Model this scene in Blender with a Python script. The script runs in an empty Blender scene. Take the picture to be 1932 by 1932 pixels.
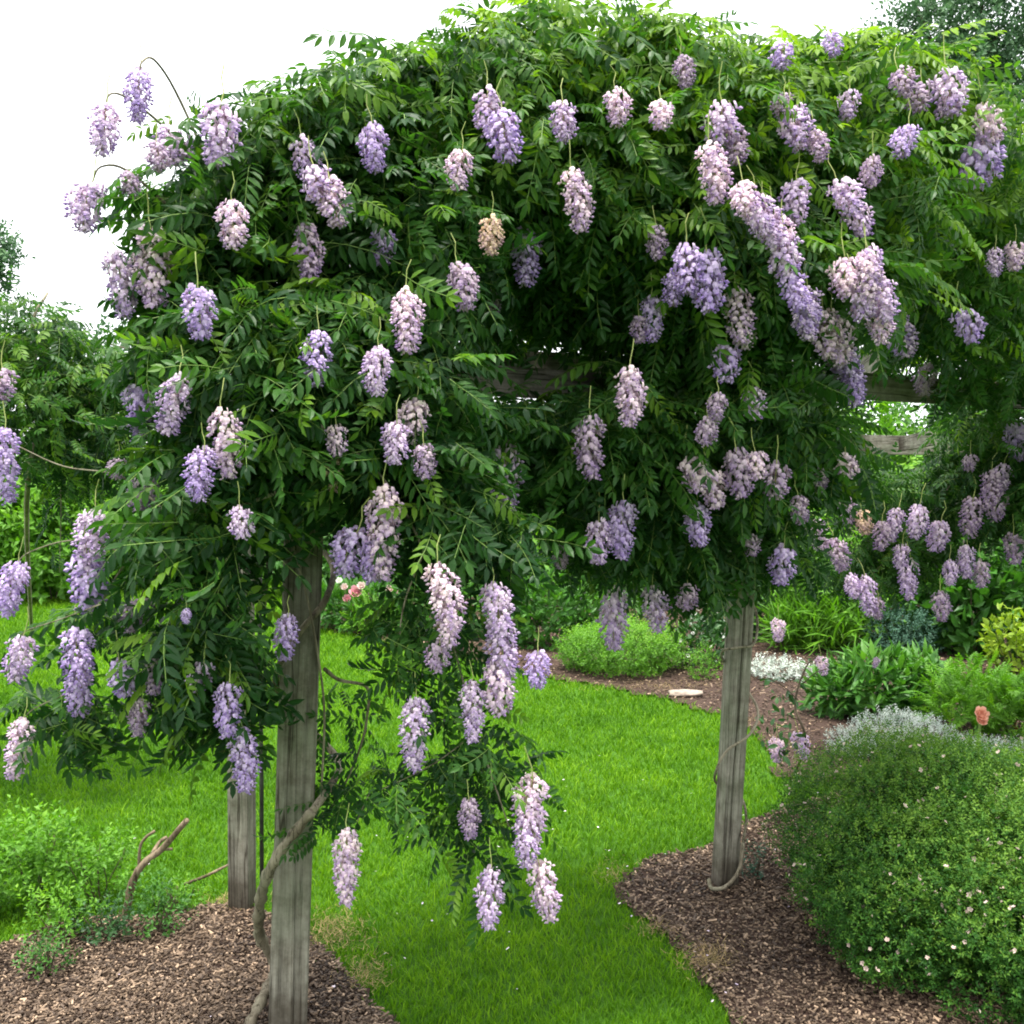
import bpy, bmesh, math, random
import numpy as np
from mathutils import Vector, Matrix
from mathutils import noise as mnoise

random.seed(7)
rng = np.random.default_rng(7)
scene = bpy.context.scene
COL = scene.collection
R = math.radians

# ------------------------------------------------------------------ camera
CAM = np.array((0.0, 0.0, 1.65))
FPX = 1900.0                      # focal length in units of a 1932 px wide frame
PITCH = math.atan(76 / FPX)
cam_d = bpy.data.cameras.new('camera')
cam = bpy.data.objects.new('camera', cam_d)
COL.objects.link(cam)
cam.location = CAM
cam.rotation_euler = (R(90) - PITCH, 0, 0)
cam_d.sensor_width = 36
cam_d.lens = 36 * FPX / 1932
cam_d.clip_start = 0.05
cam_d.clip_end = 1000
scene.camera = cam

# ------------------------------------------------------------------ world, sun, exposure
world = bpy.data.worlds.new('World')
scene.world = world
world.use_nodes = True
wn = world.node_tree
wn.nodes.clear()
sky = wn.nodes.new('ShaderNodeTexSky')
sky.sky_type = 'NISHITA'
sky.sun_disc = False
sky.sun_elevation = R(84)
sky.sun_rotation = R(200)
sky.dust_density = 4.0
sky.air_density = 1.0
hsv = wn.nodes.new('ShaderNodeHueSaturation')      # thin even cloud: the blue is nearly gone
hsv.inputs['Saturation'].default_value = 0.18
cloudmix = wn.nodes.new('ShaderNodeMix')
cloudmix.data_type = 'RGBA'
cloudmix.inputs[0].default_value = 0.55
cloudmix.inputs[7].default_value = (8.2, 8.4, 8.6, 1)
bg = wn.nodes.new('ShaderNodeBackground')
bg.inputs['Strength'].default_value = 0.14
wo = wn.nodes.new('ShaderNodeOutputWorld')
wn.links.new(sky.outputs[0], hsv.inputs['Color'])
wn.links.new(hsv.outputs[0], cloudmix.inputs[6])
wn.links.new(cloudmix.outputs[2], bg.inputs['Color'])
wn.links.new(bg.outputs[0], wo.inputs[0])

sun_d = bpy.data.lights.new('sun', 'SUN')
sun_d.energy = 2.9
sun_d.angle = R(11)
sun_d.color = (1.0, 0.96, 0.88)
sun = bpy.data.objects.new('sun', sun_d)
COL.objects.link(sun)
# the sun stands high behind thin cloud, a little behind the camera
sdir = Vector((math.sin(R(200)) * math.cos(R(84)), math.cos(R(200)) * math.cos(R(84)), math.sin(R(84))))
sun.rotation_euler = sdir.to_track_quat('Z', 'Y').to_euler()

vs = scene.view_settings
vs.view_transform = 'Standard'
vs.look = 'None'
vs.gamma = 1
vs.use_curve_mapping = False
vs.exposure = 1.52
try:
    scene.cycles.max_bounces = 8
    scene.cycles.transparent_max_bounces = 8
    scene.cycles.filter_width = 1.9
except Exception:
    pass

# ------------------------------------------------------------------ projection helpers
ct, st = math.cos(PITCH), math.sin(PITCH)
def ray(px, py):
    x = (px - 966) / FPX
    u = (966 - py) / FPX
    return np.array((x, ct + u * st, -st + u * ct))
def at(px, py, Y):
    d = ray(px, py)
    return CAM + d * (Y / d[1])
def gnd(px, py, z=0.0):
    d = ray(px, py)
    return CAM + d * ((z - CAM[2]) / d[2])
def proj(P):
    P = np.asarray(P) - CAM
    f = P[..., 1] * ct - P[..., 2] * st
    u = P[..., 1] * st + P[..., 2] * ct
    return 966 + FPX * P[..., 0] / f, 966 - FPX * u / f, f

# ------------------------------------------------------------------ tagging
def tag(o, label=None, cat=None, group=None, kind=None):
    if label: o['label'] = label
    if cat: o['category'] = cat
    if group: o['group'] = group
    if kind: o['kind'] = kind
    return o
def empty(name, loc, label, cat, group=None):
    o = bpy.data.objects.new(name, None)
    o.empty_display_size = 0.1
    COL.objects.link(o)
    o.location = [float(v) for v in loc]
    return tag(o, label, cat, group)
def link(name, me, parent=None, kind=None, world_coords=True):
    o = bpy.data.objects.new(name, me)
    COL.objects.link(o)
    if parent is not None:
        o.parent = parent
        if world_coords:
            o.matrix_parent_inverse = Matrix.Translation(-Vector(parent.location))
    if kind: o['kind'] = kind
    return o

# ------------------------------------------------------------------ mesh helpers
def tri_mesh(name, V, T, mats, tint=None, midx=None, smooth=False):
    me = bpy.data.meshes.new(name)
    V = np.asarray(V, dtype=np.float32); T = np.asarray(T, dtype=np.int32)
    me.vertices.add(len(V)); me.vertices.foreach_set('co', V.ravel())
    me.loops.add(len(T) * 3); me.loops.foreach_set('vertex_index', T.ravel())
    me.polygons.add(len(T))
    me.polygons.foreach_set('loop_start', np.arange(0, len(T) * 3, 3, dtype=np.int32))
    if midx is not None:
        me.polygons.foreach_set('material_index', np.asarray(midx, dtype=np.int32))
    me.polygons.foreach_set('use_smooth', np.full(len(T), smooth, dtype=bool))
    for m in mats: me.materials.append(m)
    a = me.attributes.new('tint', 'FLOAT', 'POINT')
    a.data.foreach_set('value', (np.full(len(V), 0.5) if tint is None else np.asarray(tint)).astype(np.float32))
    me.update(calc_edges=True)
    me.validate()
    return me

def unit(a):
    return a / np.maximum(np.linalg.norm(a, axis=-1, keepdims=True), 1e-9)
def frames(fwd, nrm):
    """columns: x = side, y = forward, z = normal"""
    f = unit(fwd); s = unit(np.cross(f, nrm)); n = np.cross(s, f)
    return np.stack([s, f, n], axis=-1)
def scatter(variants, P, M, S, tint, pick=None):
    """variants: list of (V, T, midx, vtint). Returns the merged arrays."""
    Vs, Ts, Ms, Cs = [], [], [], []
    off = 0
    N = len(P)
    if pick is None: pick = rng.integers(0, len(variants), N)
    for k, (V, T, mi, vt) in enumerate(variants):
        ix = np.nonzero(pick == k)[0]
        if len(ix) == 0: continue
        A = M[ix] * S[ix][:, None, None]
        W = np.einsum('nij,vj->nvi', A, V) + P[ix][:, None, :]
        nv = len(V)
        Vs.append(W.reshape(-1, 3))
        Ts.append((T[None] + (np.arange(len(ix)) * nv)[:, None, None]).reshape(-1, 3) + off)
        Ms.append(np.tile(mi, len(ix)))
        Cs.append((tint[ix][:, None] + vt[None, :]).reshape(-1))
        off += nv * len(ix)
    return np.concatenate(Vs), np.concatenate(Ts), np.concatenate(Ms), np.concatenate(Cs)

class TB:
    """collects tapered tubes and boxes into one triangle mesh"""
    def __init__(s): s.V = []; s.T = []; s.M = []
    def tube(s, pts, rad, n=7, mi=0, wob=0.0, caps=True):
        pts = [np.asarray(p, float) for p in pts]
        if not hasattr(rad, '__len__'): rad = [rad] * len(pts)
        base = len(s.V)
        prev = None
        for i, p in enumerate(pts):
            t = pts[min(i + 1, len(pts) - 1)] - pts[max(i - 1, 0)]
            t = t / (np.linalg.norm(t) + 1e-9)
            if prev is None:
                a = np.cross(t, (0.3, 0.9, 0.1) if abs(t[2]) > .8 else (0, 0, 1)); a /= np.linalg.norm(a)
            else:
                a = prev - t * prev.dot(t); a /= np.linalg.norm(a)
            prev = a
            b = np.cross(t, a)
            for k in range(n):
                an = 2 * math.pi * k / n
                r = rad[i] * (1 + wob * random.uniform(-1, 1))
                s.V.append(p + (a * math.cos(an) + b * math.sin(an)) * r)
        for i in range(len(pts) - 1):
            for k in range(n):
                q = base + i * n + k; w = base + i * n + (k + 1) % n
                s.T += [(q, w, w + n), (q, w + n, q + n)]; s.M += [mi, mi]
        if caps:
            for i, sg in ((0, 1), (len(pts) - 1, 0)):
                c = len(s.V); s.V.append(pts[i])
                for k in range(n):
                    q = base + i * n + k; w = base + i * n + (k + 1) % n
                    s.T.append((w, q, c) if sg else (q, w, c)); s.M.append(mi)
    def knotty(s, pts, rad, seed=0.):
        out = [q * (1 + .16 * math.sin(i * 1.3 + seed) + .12 * math.sin(i * 3.1 + 2 * seed)) for i, q in enumerate(rad)]
        s.tube(pts, out, 12, 0, .13)
    def build(s, name, mats, parent=None, smooth=True, kind=None):
        me = tri_mesh(name, np.array(s.V), np.array(s.T), mats, midx=s.M, smooth=smooth)
        return link(name, me, parent, kind)
def spline(pts, sub=6):
    """Catmull-Rom through the points"""
    P = [np.asarray(p, float) for p in pts]
    P = [2 * P[0] - P[1]] + P + [2 * P[-1] - P[-2]]
    out = []
    for i in range(1, len(P) - 2):
        for k in range(sub):
            t = k / sub
            out.append(0.5 * ((2 * P[i]) + (-P[i-1] + P[i+1]) * t + (2*P[i-1] - 5*P[i] + 4*P[i+1] - P[i+2]) * t*t
                              + (-P[i-1] + 3*P[i] - 3*P[i+1] + P[i+2]) * t**3))
    out.append(P[-2])
    return out

# ------------------------------------------------------------------ materials
def newmat(name):
    m = bpy.data.materials.new(name); m.use_nodes = True
    nt = m.node_tree; nt.nodes.clear()
    return m, nt
def N(nt, t, **kw):
    n = nt.nodes.new(t)
    for k, v in kw.items(): setattr(n, k, v)
    return n
def leaf_material(name, dark, mid, light, trans=0.35, rough=0.5, objrand=0.5, spec=0.35, tcol=None, noise_scale=None):
    """a leaf's own colour varies with the 'tint' of each leaf and from object to object"""
    m, nt = newmat(name)
    at_ = N(nt, 'ShaderNodeAttribute'); at_.attribute_name = 'tint'
    oi = N(nt, 'ShaderNodeObjectInfo')
    ma = N(nt, 'ShaderNodeMath', operation='MULTIPLY_ADD')
    nt.links.new(oi.outputs['Random'], ma.inputs[0]); ma.inputs[1].default_value = objrand
    sub = N(nt, 'ShaderNodeMath', operation='SUBTRACT'); sub.inputs[1].default_value = objrand / 2
    nt.links.new(at_.outputs['Fac'], sub.inputs[0])
    nt.links.new(sub.outputs[0], ma.inputs[2])
    cr = N(nt, 'ShaderNodeValToRGB')
    e = cr.color_ramp.elements
    e[0].position = 0.0; e[0].color = (*dark, 1)
    e[1].position = 1.0; e[1].color = (*light, 1)
    x = e.new(0.5); x.color = (*mid, 1)
    nt.links.new(ma.outputs[0], cr.inputs[0])
    p = N(nt, 'ShaderNodeBsdfPrincipled')
    p.inputs['Roughness'].default_value = rough
    p.inputs['Specular IOR Level'].default_value = spec
    nt.links.new(cr.outputs[0], p.inputs['Base Color'])
    tr = N(nt, 'ShaderNodeBsdfTranslucent')
    mul = N(nt, 'ShaderNodeMix', data_type='RGBA', blend_type='MULTIPLY'); mul.inputs[0].default_value = 1.0
    nt.links.new(cr.outputs[0], mul.inputs[6])
    mul.inputs[7].default_value = (*(tcol or (1.5, 1.6, 0.6)), 1)
    nt.links.new(mul.outputs[2], tr.inputs['Color'])
    mx = N(nt, 'ShaderNodeMixShader'); mx.inputs[0].default_value = trans
    nt.links.new(p.outputs[0], mx.inputs[1]); nt.links.new(tr.outputs[0], mx.inputs[2])
    o = N(nt, 'ShaderNodeOutputMaterial'); nt.links.new(mx.outputs[0], o.inputs[0])
    return m
def wood_material(name, c1, c2, crack, green=0.3, scale=1.0, stain=0.0):
    m, nt = newmat(name)
    tc = N(nt, 'ShaderNodeTexCoord')
    mp = N(nt, 'ShaderNodeMapping'); mp.inputs['Scale'].default_value = (70 * scale, 70 * scale, 3.4 * scale)
    nt.links.new(tc.outputs['Object'], mp.inputs[0])
    n1 = N(nt, 'ShaderNodeTexNoise'); n1.inputs['Scale'].default_value = 1.0; n1.inputs['Detail'].default_value = 8
    n1.inputs['Roughness'].default_value = 0.65
    nt.links.new(mp.outputs[0], n1.inputs['Vector'])
    cr = N(nt, 'ShaderNodeValToRGB'); e = cr.color_ramp.elements
    e[0].position = 0.30; e[0].color = (*crack, 1); e[1].position = 0.72; e[1].color = (*c2, 1)
    x = e.new(0.42); x.color = (*c1, 1)
    nt.links.new(n1.outputs[0], cr.inputs[0])
    mp3 = N(nt, 'ShaderNodeMapping'); mp3.inputs['Scale'].default_value = (30 * scale, 30 * scale, 0.9 * scale); nt.links.new(tc.outputs['Object'], mp3.inputs[0])
    n3 = N(nt, 'ShaderNodeTexNoise'); n3.inputs['Scale'].default_value = 1.0; n3.inputs['Detail'].default_value = 4; nt.links.new(mp3.outputs[0], n3.inputs['Vector'])
    r3 = N(nt, 'ShaderNodeValToRGB'); e = r3.color_ramp.elements
    e[0].position = .485; e[0].color = (1, 1, 1, 1); e[1].position = .525; e[1].color = (1, 1, 1, 1); q = e.new(.505); q.color = (.22, .20, .17, 1)
    nt.links.new(n3.outputs[0], r3.inputs[0])
    n2 = N(nt, 'ShaderNodeTexNoise'); n2.inputs['Scale'].default_value = 5.0; n2.inputs['Detail'].default_value = 6
    nt.links.new(tc.outputs['Object'], n2.inputs['Vector'])
    r2 = N(nt, 'ShaderNodeValToRGB'); e = r2.color_ramp.elements
    e[0].position = 0.45; e[0].color = (0, 0, 0, 1); e[1].position = 0.7; e[1].color = (green, green, green, 1)
    nt.links.new(n2.outputs[0], r2.inputs[0])
    mx = N(nt, 'ShaderNodeMix', data_type='RGBA')
    nt.links.new(r2.outputs[0], mx.inputs[0]); nt.links.new(cr.outputs[0], mx.inputs[6])
    mx.inputs[7].default_value = (0.10, 0.14, 0.075, 1)
    p = N(nt, 'ShaderNodeBsdfPrincipled'); p.inputs['Roughness'].default_value = 0.85
    p.inputs['Specular IOR Level'].default_value = 0.2
    m3 = N(nt, 'ShaderNodeMix', data_type='RGBA', blend_type='MULTIPLY'); m3.inputs[0].default_value = 1
    nt.links.new(mx.outputs[2], m3.inputs[6]); nt.links.new(r3.outputs[0], m3.inputs[7])
    sx = N(nt, 'ShaderNodeSeparateXYZ'); nt.links.new(tc.outputs['Object'], sx.inputs[0])
    ad = N(nt, 'ShaderNodeMath', operation='MULTIPLY_ADD'); nt.links.new(n2.outputs[0], ad.inputs[0]); ad.inputs[1].default_value = -.25; nt.links.new(sx.outputs['Z'], ad.inputs[2])
    mr = N(nt, 'ShaderNodeMapRange'); mr.inputs['From Min'].default_value = -.06; mr.inputs['From Max'].default_value = .14; mr.inputs['To Min'].default_value = stain; mr.inputs['To Max'].default_value = 0
    nt.links.new(ad.outputs[0], mr.inputs[0])
    m4 = N(nt, 'ShaderNodeMix', data_type='RGBA'); nt.links.new(mr.outputs[0], m4.inputs[0]); nt.links.new(m3.outputs[2], m4.inputs[6]); m4.inputs[7].default_value = (.045, .033, .024, 1)
    n5 = N(nt, 'ShaderNodeTexNoise'); n5.inputs['Scale'].default_value = 9; n5.inputs['Detail'].default_value = 9; n5.inputs['Roughness'].default_value = .7; nt.links.new(tc.outputs['Object'], n5.inputs['Vector'])
    r5 = N(nt, 'ShaderNodeValToRGB'); e = r5.color_ramp.elements
    e[0].position = .38; e[0].color = (.5, .46, .40, 1); e[1].position = .58; e[1].color = (1.15, 1.13, 1.1, 1); nt.links.new(n5.outputs[0], r5.inputs[0])
    m6 = N(nt, 'ShaderNodeMix', data_type='RGBA', blend_type='MULTIPLY'); m6.inputs[0].default_value = .85
    nt.links.new(m4.outputs[2], m6.inputs[6]); nt.links.new(r5.outputs[0], m6.inputs[7])
    nt.links.new(m6.outputs[2], p.inputs['Base Color'])
    bp = N(nt, 'ShaderNodeBump'); bp.inputs['Strength'].default_value = 0.9; bp.inputs['Distance'].default_value = 0.005
    nt.links.new(n1.outputs[0], bp.inputs['Height']); nt.links.new(bp.outputs[0], p.inputs['Normal'])
    o = N(nt, 'ShaderNodeOutputMaterial'); nt.links.new(p.outputs[0], o.inputs[0])
    return m
def ground_material(name, cols, scale, detail=8, bump=0.02):
    m, nt = newmat(name)
    tc = N(nt, 'ShaderNodeTexCoord')
    n1 = N(nt, 'ShaderNodeTexNoise'); n1.inputs['Scale'].default_value = scale; n1.inputs['Detail'].default_value = detail
    n1.inputs['Roughness'].default_value = 0.7
    nt.links.new(tc.outputs['Object'], n1.inputs['Vector'])
    cr = N(nt, 'ShaderNodeValToRGB'); e = cr.color_ramp.elements
    e[0].position = 0.3; e[0].color = (*cols[0], 1); e[1].position = 0.7; e[1].color = (*cols[2], 1)
    x = e.new(0.5); x.color = (*cols[1], 1)
    nt.links.new(n1.outputs[0], cr.inputs[0])
    p = N(nt, 'ShaderNodeBsdfPrincipled'); p.inputs['Roughness'].default_value = 0.9
    p.inputs['Specular IOR Level'].default_value = 0.15
    nt.links.new(cr.outputs[0], p.inputs['Base Color'])
    bp = N(nt, 'ShaderNodeBump'); bp.inputs['Distance'].default_value = bump
    nt.links.new(n1.outputs[0], bp.inputs['Height']); nt.links.new(bp.outputs[0], p.inputs['Normal'])
    o = N(nt, 'ShaderNodeOutputMaterial'); nt.links.new(p.outputs[0], o.inputs[0])
    return m
def petal_material(name, lo, hi, trans=0.3):
    """'tint' runs from deep violet to pale; the object's own colour shifts the whole cluster"""
    m, nt = newmat(name)
    a = N(nt, 'ShaderNodeAttribute'); a.attribute_name = 'tint'
    cr = N(nt, 'ShaderNodeValToRGB'); e = cr.color_ramp.elements
    e[0].position = 0.0; e[0].color = (*lo, 1); e[1].position = 1.0; e[1].color = (*hi, 1)
    nt.links.new(a.outputs['Fac'], cr.inputs[0])
    oi = N(nt, 'ShaderNodeObjectInfo')
    mul = N(nt, 'ShaderNodeMix', data_type='RGBA', blend_type='MULTIPLY'); mul.inputs[0].default_value = 1
    nt.links.new(cr.outputs[0], mul.inputs[6]); nt.links.new(oi.outputs['Color'], mul.inputs[7])
    p = N(nt, 'ShaderNodeBsdfPrincipled'); p.inputs['Roughness'].default_value = 0.6
    p.inputs['Specular IOR Level'].default_value = 0.2
    nt.links.new(mul.outputs[2], p.inputs['Base Color'])
    tr = N(nt, 'ShaderNodeBsdfTranslucent'); nt.links.new(mul.outputs[2], tr.inputs['Color'])
    mx = N(nt, 'ShaderNodeMixShader'); mx.inputs[0].default_value = trans
    nt.links.new(p.outputs[0], mx.inputs[1]); nt.links.new(tr.outputs[0], mx.inputs[2])
    o = N(nt, 'ShaderNodeOutputMaterial'); nt.links.new(mx.outputs[0], o.inputs[0])
    return m
def plain(name, c, rough=0.7, var=0.0):
    m, nt = newmat(name)
    p = N(nt, 'ShaderNodeBsdfPrincipled'); p.inputs['Roughness'].default_value = rough
    p.inputs['Specular IOR Level'].default_value = 0.25
    n1 = N(nt, 'ShaderNodeTexNoise'); n1.inputs['Scale'].default_value = 40; n1.inputs['Detail'].default_value = 5
    cr = N(nt, 'ShaderNodeValToRGB'); e = cr.color_ramp.elements
    e[0].position = .35; e[0].color = (*[v * (1 - var) for v in c], 1)
    e[1].position = .65; e[1].color = (*[min(1, v * (1 + var)) for v in c], 1)
    tc = N(nt, 'ShaderNodeTexCoord'); nt.links.new(tc.outputs['Object'], n1.inputs['Vector'])
    nt.links.new(n1.outputs[0], cr.inputs[0]); nt.links.new(cr.outputs[0], p.inputs['Base Color'])
    o = N(nt, 'ShaderNodeOutputMaterial'); nt.links.new(p.outputs[0], o.inputs[0])
    return m

M_WIST = leaf_material('wisteria_leaf', (0.013, 0.050, 0.012), (0.042, 0.120, 0.017), (0.18, 0.30, 0.018), 0.42, 0.46, spec=0.22)
M_RACHIS = plain('green_stem', (0.12, 0.2, 0.04), 0.6, 0.2)
M_PETAL = petal_material('wisteria_petal', (0.37, 0.25, 0.53), (0.92, 0.79, 0.86))
M_CALYX = plain('calyx', (0.30, 0.16, 0.17), 0.7, 0.3)
M_BUD = plain('flower_stalk', (0.36, 0.40, 0.14), 0.7, 0.2)
M_BARK = wood_material('vine_bark', (0.20, 0.175, 0.13), (0.30, 0.27, 0.20), (0.05, 0.04, 0.03), 0.35, 1.0)
M_TWIG = plain('twig', (0.07, 0.055, 0.035), 0.8, 0.4)
M_POST = wood_material('weathered_post', (0.155, 0.148, 0.12), (0.31, 0.30, 0.25), (0.03, 0.026, 0.02), 0.5, 0.8, 0.85)
M_BEAM = wood_material('weathered_beam', (0.12, 0.115, 0.095), (0.22, 0.21, 0.18), (0.03, 0.025, 0.02), 0.2, 0.8)  # darker than the posts: shade under the leaves put into the wood colour
M_GRASS = leaf_material('grass', (0.028, 0.095, 0.004), (0.088, 0.215, 0.005), (0.19, 0.35, 0.012), 0.35, 0.6, 0.0, 0.15, tcol=(1.2, 1.35, 0.5))

# ------------------------------------------------------------------ ground, lawn and mulch beds
def fpoly(pts, wob=0.03):
    """frame pixels to ground polygon with slightly uneven edges"""
    G = [gnd(x, y)[:2] for x, y in pts]
    out = []
    for i in range(len(G)):
        a, b = G[i], G[(i + 1) % len(G)]
        L = np.linalg.norm(b - a); n = max(1, min(14, int(L / 0.18)))
        for k in range(n):
            p = a + (b - a) * k / n
            out.append(p + rng.normal(0, wob * 0.6, 2))
    return np.array(out)
def inpoly(P, poly):
    x, y = P[:, 0], P[:, 1]
    r = np.zeros(len(P), bool)
    j = len(poly) - 1
    for i in range(len(poly)):
        xi, yi = poly[i]; xj, yj = poly[j]
        c = ((yi > y) != (yj > y)) & (x < (xj - xi) * (y - yi) / (yj - yi + 1e-12) + xi)
        r ^= c; j = i
    return r
BED_L = fpoly([(-300, 1820), (0, 1790), (120, 1750), (300, 1735), (400, 1715), (485, 1722), (570, 1765), (660, 1830), (720, 1890),
               (790, 1960), (850, 2080), (860, 2300), (500, 2500), (-600, 2400)])
BED_R = fpoly([(1160, 1690), (1172, 1655), (1230, 1622), (1330, 1603), (1390, 1565), (1450, 1545), (1560, 1500), (1800, 1470), (2200, 1470),
               (2600, 1700), (2600, 2300), (1600, 2400), (1440, 2060), (1385, 1925), (1330, 1850), (1260, 1770), (1200, 1720)])
BED_B = fpoly([(560, 1172), (640, 1196), (700, 1204), (760, 1222), (900, 1250), (1000, 1276), (1120, 1296), (1240, 1318), (1360, 1350), (1420, 1380),
               (1455, 1420), (1475, 1470), (1600, 1480), (2400, 1500), (2600, 1130), (1700, 1085), (900, 1085), (560, 1120)])
BEDS = [BED_L, BED_R, BED_B]
M_LAWN = ground_material('lawn_soil', ((0.02, 0.055, 0.004), (0.035, 0.10, 0.006), (0.06, 0.15, 0.01)), 14, 10, 0.01)
M_MULCH = ground_material('mulch_soil', ((0.022, 0.013, 0.010), (0.055, 0.034, 0.026), (0.11, 0.072, 0.055)), 55, 10, 0.02)
bm = bmesh.new()
gv = [bm.verts.new(p) for p in ((-250, -60, 0), (250, -60, 0), (250, 500, 0), (-250, 500, 0))]
bm.faces.new(gv)
me = bpy.data.meshes.new('lawn'); bm.to_mesh(me); bm.free(); me.materials.append(M_LAWN)
link('lawn', me, kind='structure')
for k, poly in enumerate(BEDS):
    st_ = (.05, .05, .09)[k]
    lo = np.maximum(poly.min(0), (-5, 1.2)); hi = np.minimum(poly.max(0), (9, 18))
    xs = np.arange(lo[0], hi[0], st_); ys = np.arange(lo[1], hi[1], st_)
    gx, gy = np.meshgrid(xs, ys, indexing='ij')
    inside = inpoly(np.stack([gx.ravel() + st_ / 2, gy.ravel() + st_ / 2], 1), poly).reshape(gx.shape)
    gz = 0.010 + 0.002 * k + 0.006 * (1 + np.sin(gx * 9 + 3 * np.sin(gy * 5)) * np.cos(gy * 8)) * .7
    used = {}; V = []; T = []
    def vid(a, b):
        if (a, b) not in used:
            used[(a, b)] = len(V); V.append((lo[0] + a * st_, lo[1] + b * st_, gz[min(a, gx.shape[0]-1), min(b, gx.shape[1]-1)]))
        return used[(a, b)]
    for a, b in zip(*np.nonzero(inside)):
        q = [vid(a, b), vid(a + 1, b), vid(a + 1, b + 1), vid(a, b + 1)]
        T += [(q[0], q[1], q[2]), (q[0], q[2], q[3])]
    link('mulch_bed', tri_mesh('mulch_bed', V, T, [M_MULCH], smooth=True), kind='structure')

def fbm2(x, y, s, seed=0.0):
    return np.sin(x * s * 1.7 + 1.3 * np.sin(y * s * 1.1 + seed)) * np.cos(y * s * 1.9 + 1.7 * np.sin(x * s * 0.8 + 2 * seed)) * 0.5 \
        + 0.5 * np.sin(x * s * 4.1 + 2 * np.sin(y * s * 3.3) + seed) * np.cos(y * s * 4.7 + seed)
# grass blades
def make_grass():
    n = 470000
    # density falls with distance: sample Y by inverse of the integral of Y^-0.6
    a, b = 2.6 ** 0.42, 20 ** 0.42
    Y = (a + (b - a) * rng.random(n)) ** (1 / 0.42)
    X = (rng.random(n) - 0.5) * 1.26 * Y
    P = np.stack([X, Y], 1)
    jit = P + rng.normal(0, 0.018, P.shape) * (0.5 + Y[:, None] / 5)
    bad = inpoly(jit, BED_L) | inpoly(jit, BED_R) | inpoly(jit, BED_B)
    P = P[~bad]; n = len(P)
    X, Y = P[:, 0], P[:, 1]
    h = (0.022 + 0.026 * rng.random(n) ** 1.5) * (Y / 3.5) ** 0.35
    w = 0.0017 * (Y / 3.2) ** 0.85 * (0.7 + 0.6 * rng.random(n))
    ang = rng.random(n) * 6.283
    side = np.stack([np.cos(ang), np.sin(ang), np.zeros(n)], 1)
    la = rng.random(n) * 6.283
    lean = np.stack([np.cos(la), np.sin(la), np.zeros(n)], 1) * (h * (0.25 + 0.75 * rng.random(n)))[:, None]
    B = np.stack([X, Y, np.zeros(n)], 1)
    up = np.zeros((n, 3)); up[:, 2] = h
    v0 = B - side * w[:, None]; v1 = B + side * w[:, None]
    m0 = B + up * 0.55 + lean * 0.35 - side * (w * 0.8)[:, None]; m1 = B + up * 0.55 + lean * 0.35 + side * (w * 0.8)[:, None]
    t = B + up * 0.9 + lean
    V = np.stack([v0, v1, m1, m0, t], 1).reshape(-1, 3)
    T = (np.array([[0, 1, 2], [0, 2, 3], [3, 2, 4]])[None] + (np.arange(n) * 5)[:, None, None]).reshape(-1, 3)
    tint = 0.5 + 0.20 * fbm2(X, Y, 1.1, 1) + 0.20 * fbm2(X, Y, 5.5, 2) + 0.12 * fbm2(X, Y, 15., 7) + rng.normal(0, 0.17, n)
    me = tri_mesh('grass', V, T, [M_GRASS], np.repeat(tint, 5))
    tag(link('grass', me), 'bright green mown lawn grass running between the mulch beds', 'grass', None, 'stuff')
make_grass()

M_CHIP = petal_material('mulch_chip', (0.023, 0.014, 0.010), (0.48, 0.34, 0.23), 0.0)
def make_chips():
    Ps = []
    for poly, n in ((BED_L, 46000), (BED_R, 46000), (BED_B, 26000)):
        lo, hi = poly.min(0), poly.max(0)
        lo = np.maximum(lo, (-4.5, 2.3)); hi = np.minimum(hi, (5.5, 12))
        c = lo + (hi - lo) * rng.random((n * 3, 2)) ** (1, 1.5)
        c = c + rng.normal(0, 0.015, c.shape)
        c = c[inpoly(c, poly)]
        px, py, f = proj(np.column_stack([c, np.zeros(len(c))]))
        c = c[(px > -250) & (px < 2200)]
        Ps.append(c[:n])
    P = np.concatenate(Ps); n = len(P)
    V = np.array([(x, y, z) for x in (-.5, .5) for y in (-.5, .5) for z in (-.5, .5)], float)
    T = np.array([(0, 1, 3), (0, 3, 2), (4, 6, 7), (4, 7, 5), (0, 4, 5), (0, 5, 1), (2, 3, 7), (2, 7, 6), (0, 2, 6), (0, 6, 4), (1, 5, 7), (1, 7, 3)])
    S = np.stack([0.006 + 0.024 * rng.random(n) ** 3, 0.0025 + 0.005 * rng.random(n), 0.0015 + 0.003 * rng.random(n)], 1)
    S *= (np.maximum(P[:, 1], 3) / 3.2)[:, None] ** 0.5
    a = rng.random(n) * 6.283
    fwd = np.stack([np.cos(a), np.sin(a), rng.normal(0, .28, n)], 1)
    nr = np.stack([rng.normal(0, .35, n), rng.normal(0, .35, n), np.ones(n)], 1)
    Mx = frames(fwd, nr)[:, :, [1, 0, 2]]
    W = np.einsum('nij,nvj->nvi', Mx, V[None] * S[:, None, :]) + np.column_stack([P, 0.018 + 0.012 * rng.random(n)])[:, None, :]
    tint = np.clip(0.04 + 0.36 * rng.random(n) ** 2.2 + (rng.random(n) < 0.12) * 0.7 * rng.random(n) + 0.08 * fbm2(P[:, 0], P[:, 1], 3, 5), 0, 1)
    me = tri_mesh('bark_mulch', W.reshape(-1, 3), (T[None] + (np.arange(n) * 8)[:, None, None]).reshape(-1, 3), [M_CHIP], np.repeat(tint, 8))
    tag(link('bark_mulch', me), 'brown shredded bark mulch spread over the planting beds', 'mulch', None, 'stuff')
make_chips()

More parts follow.
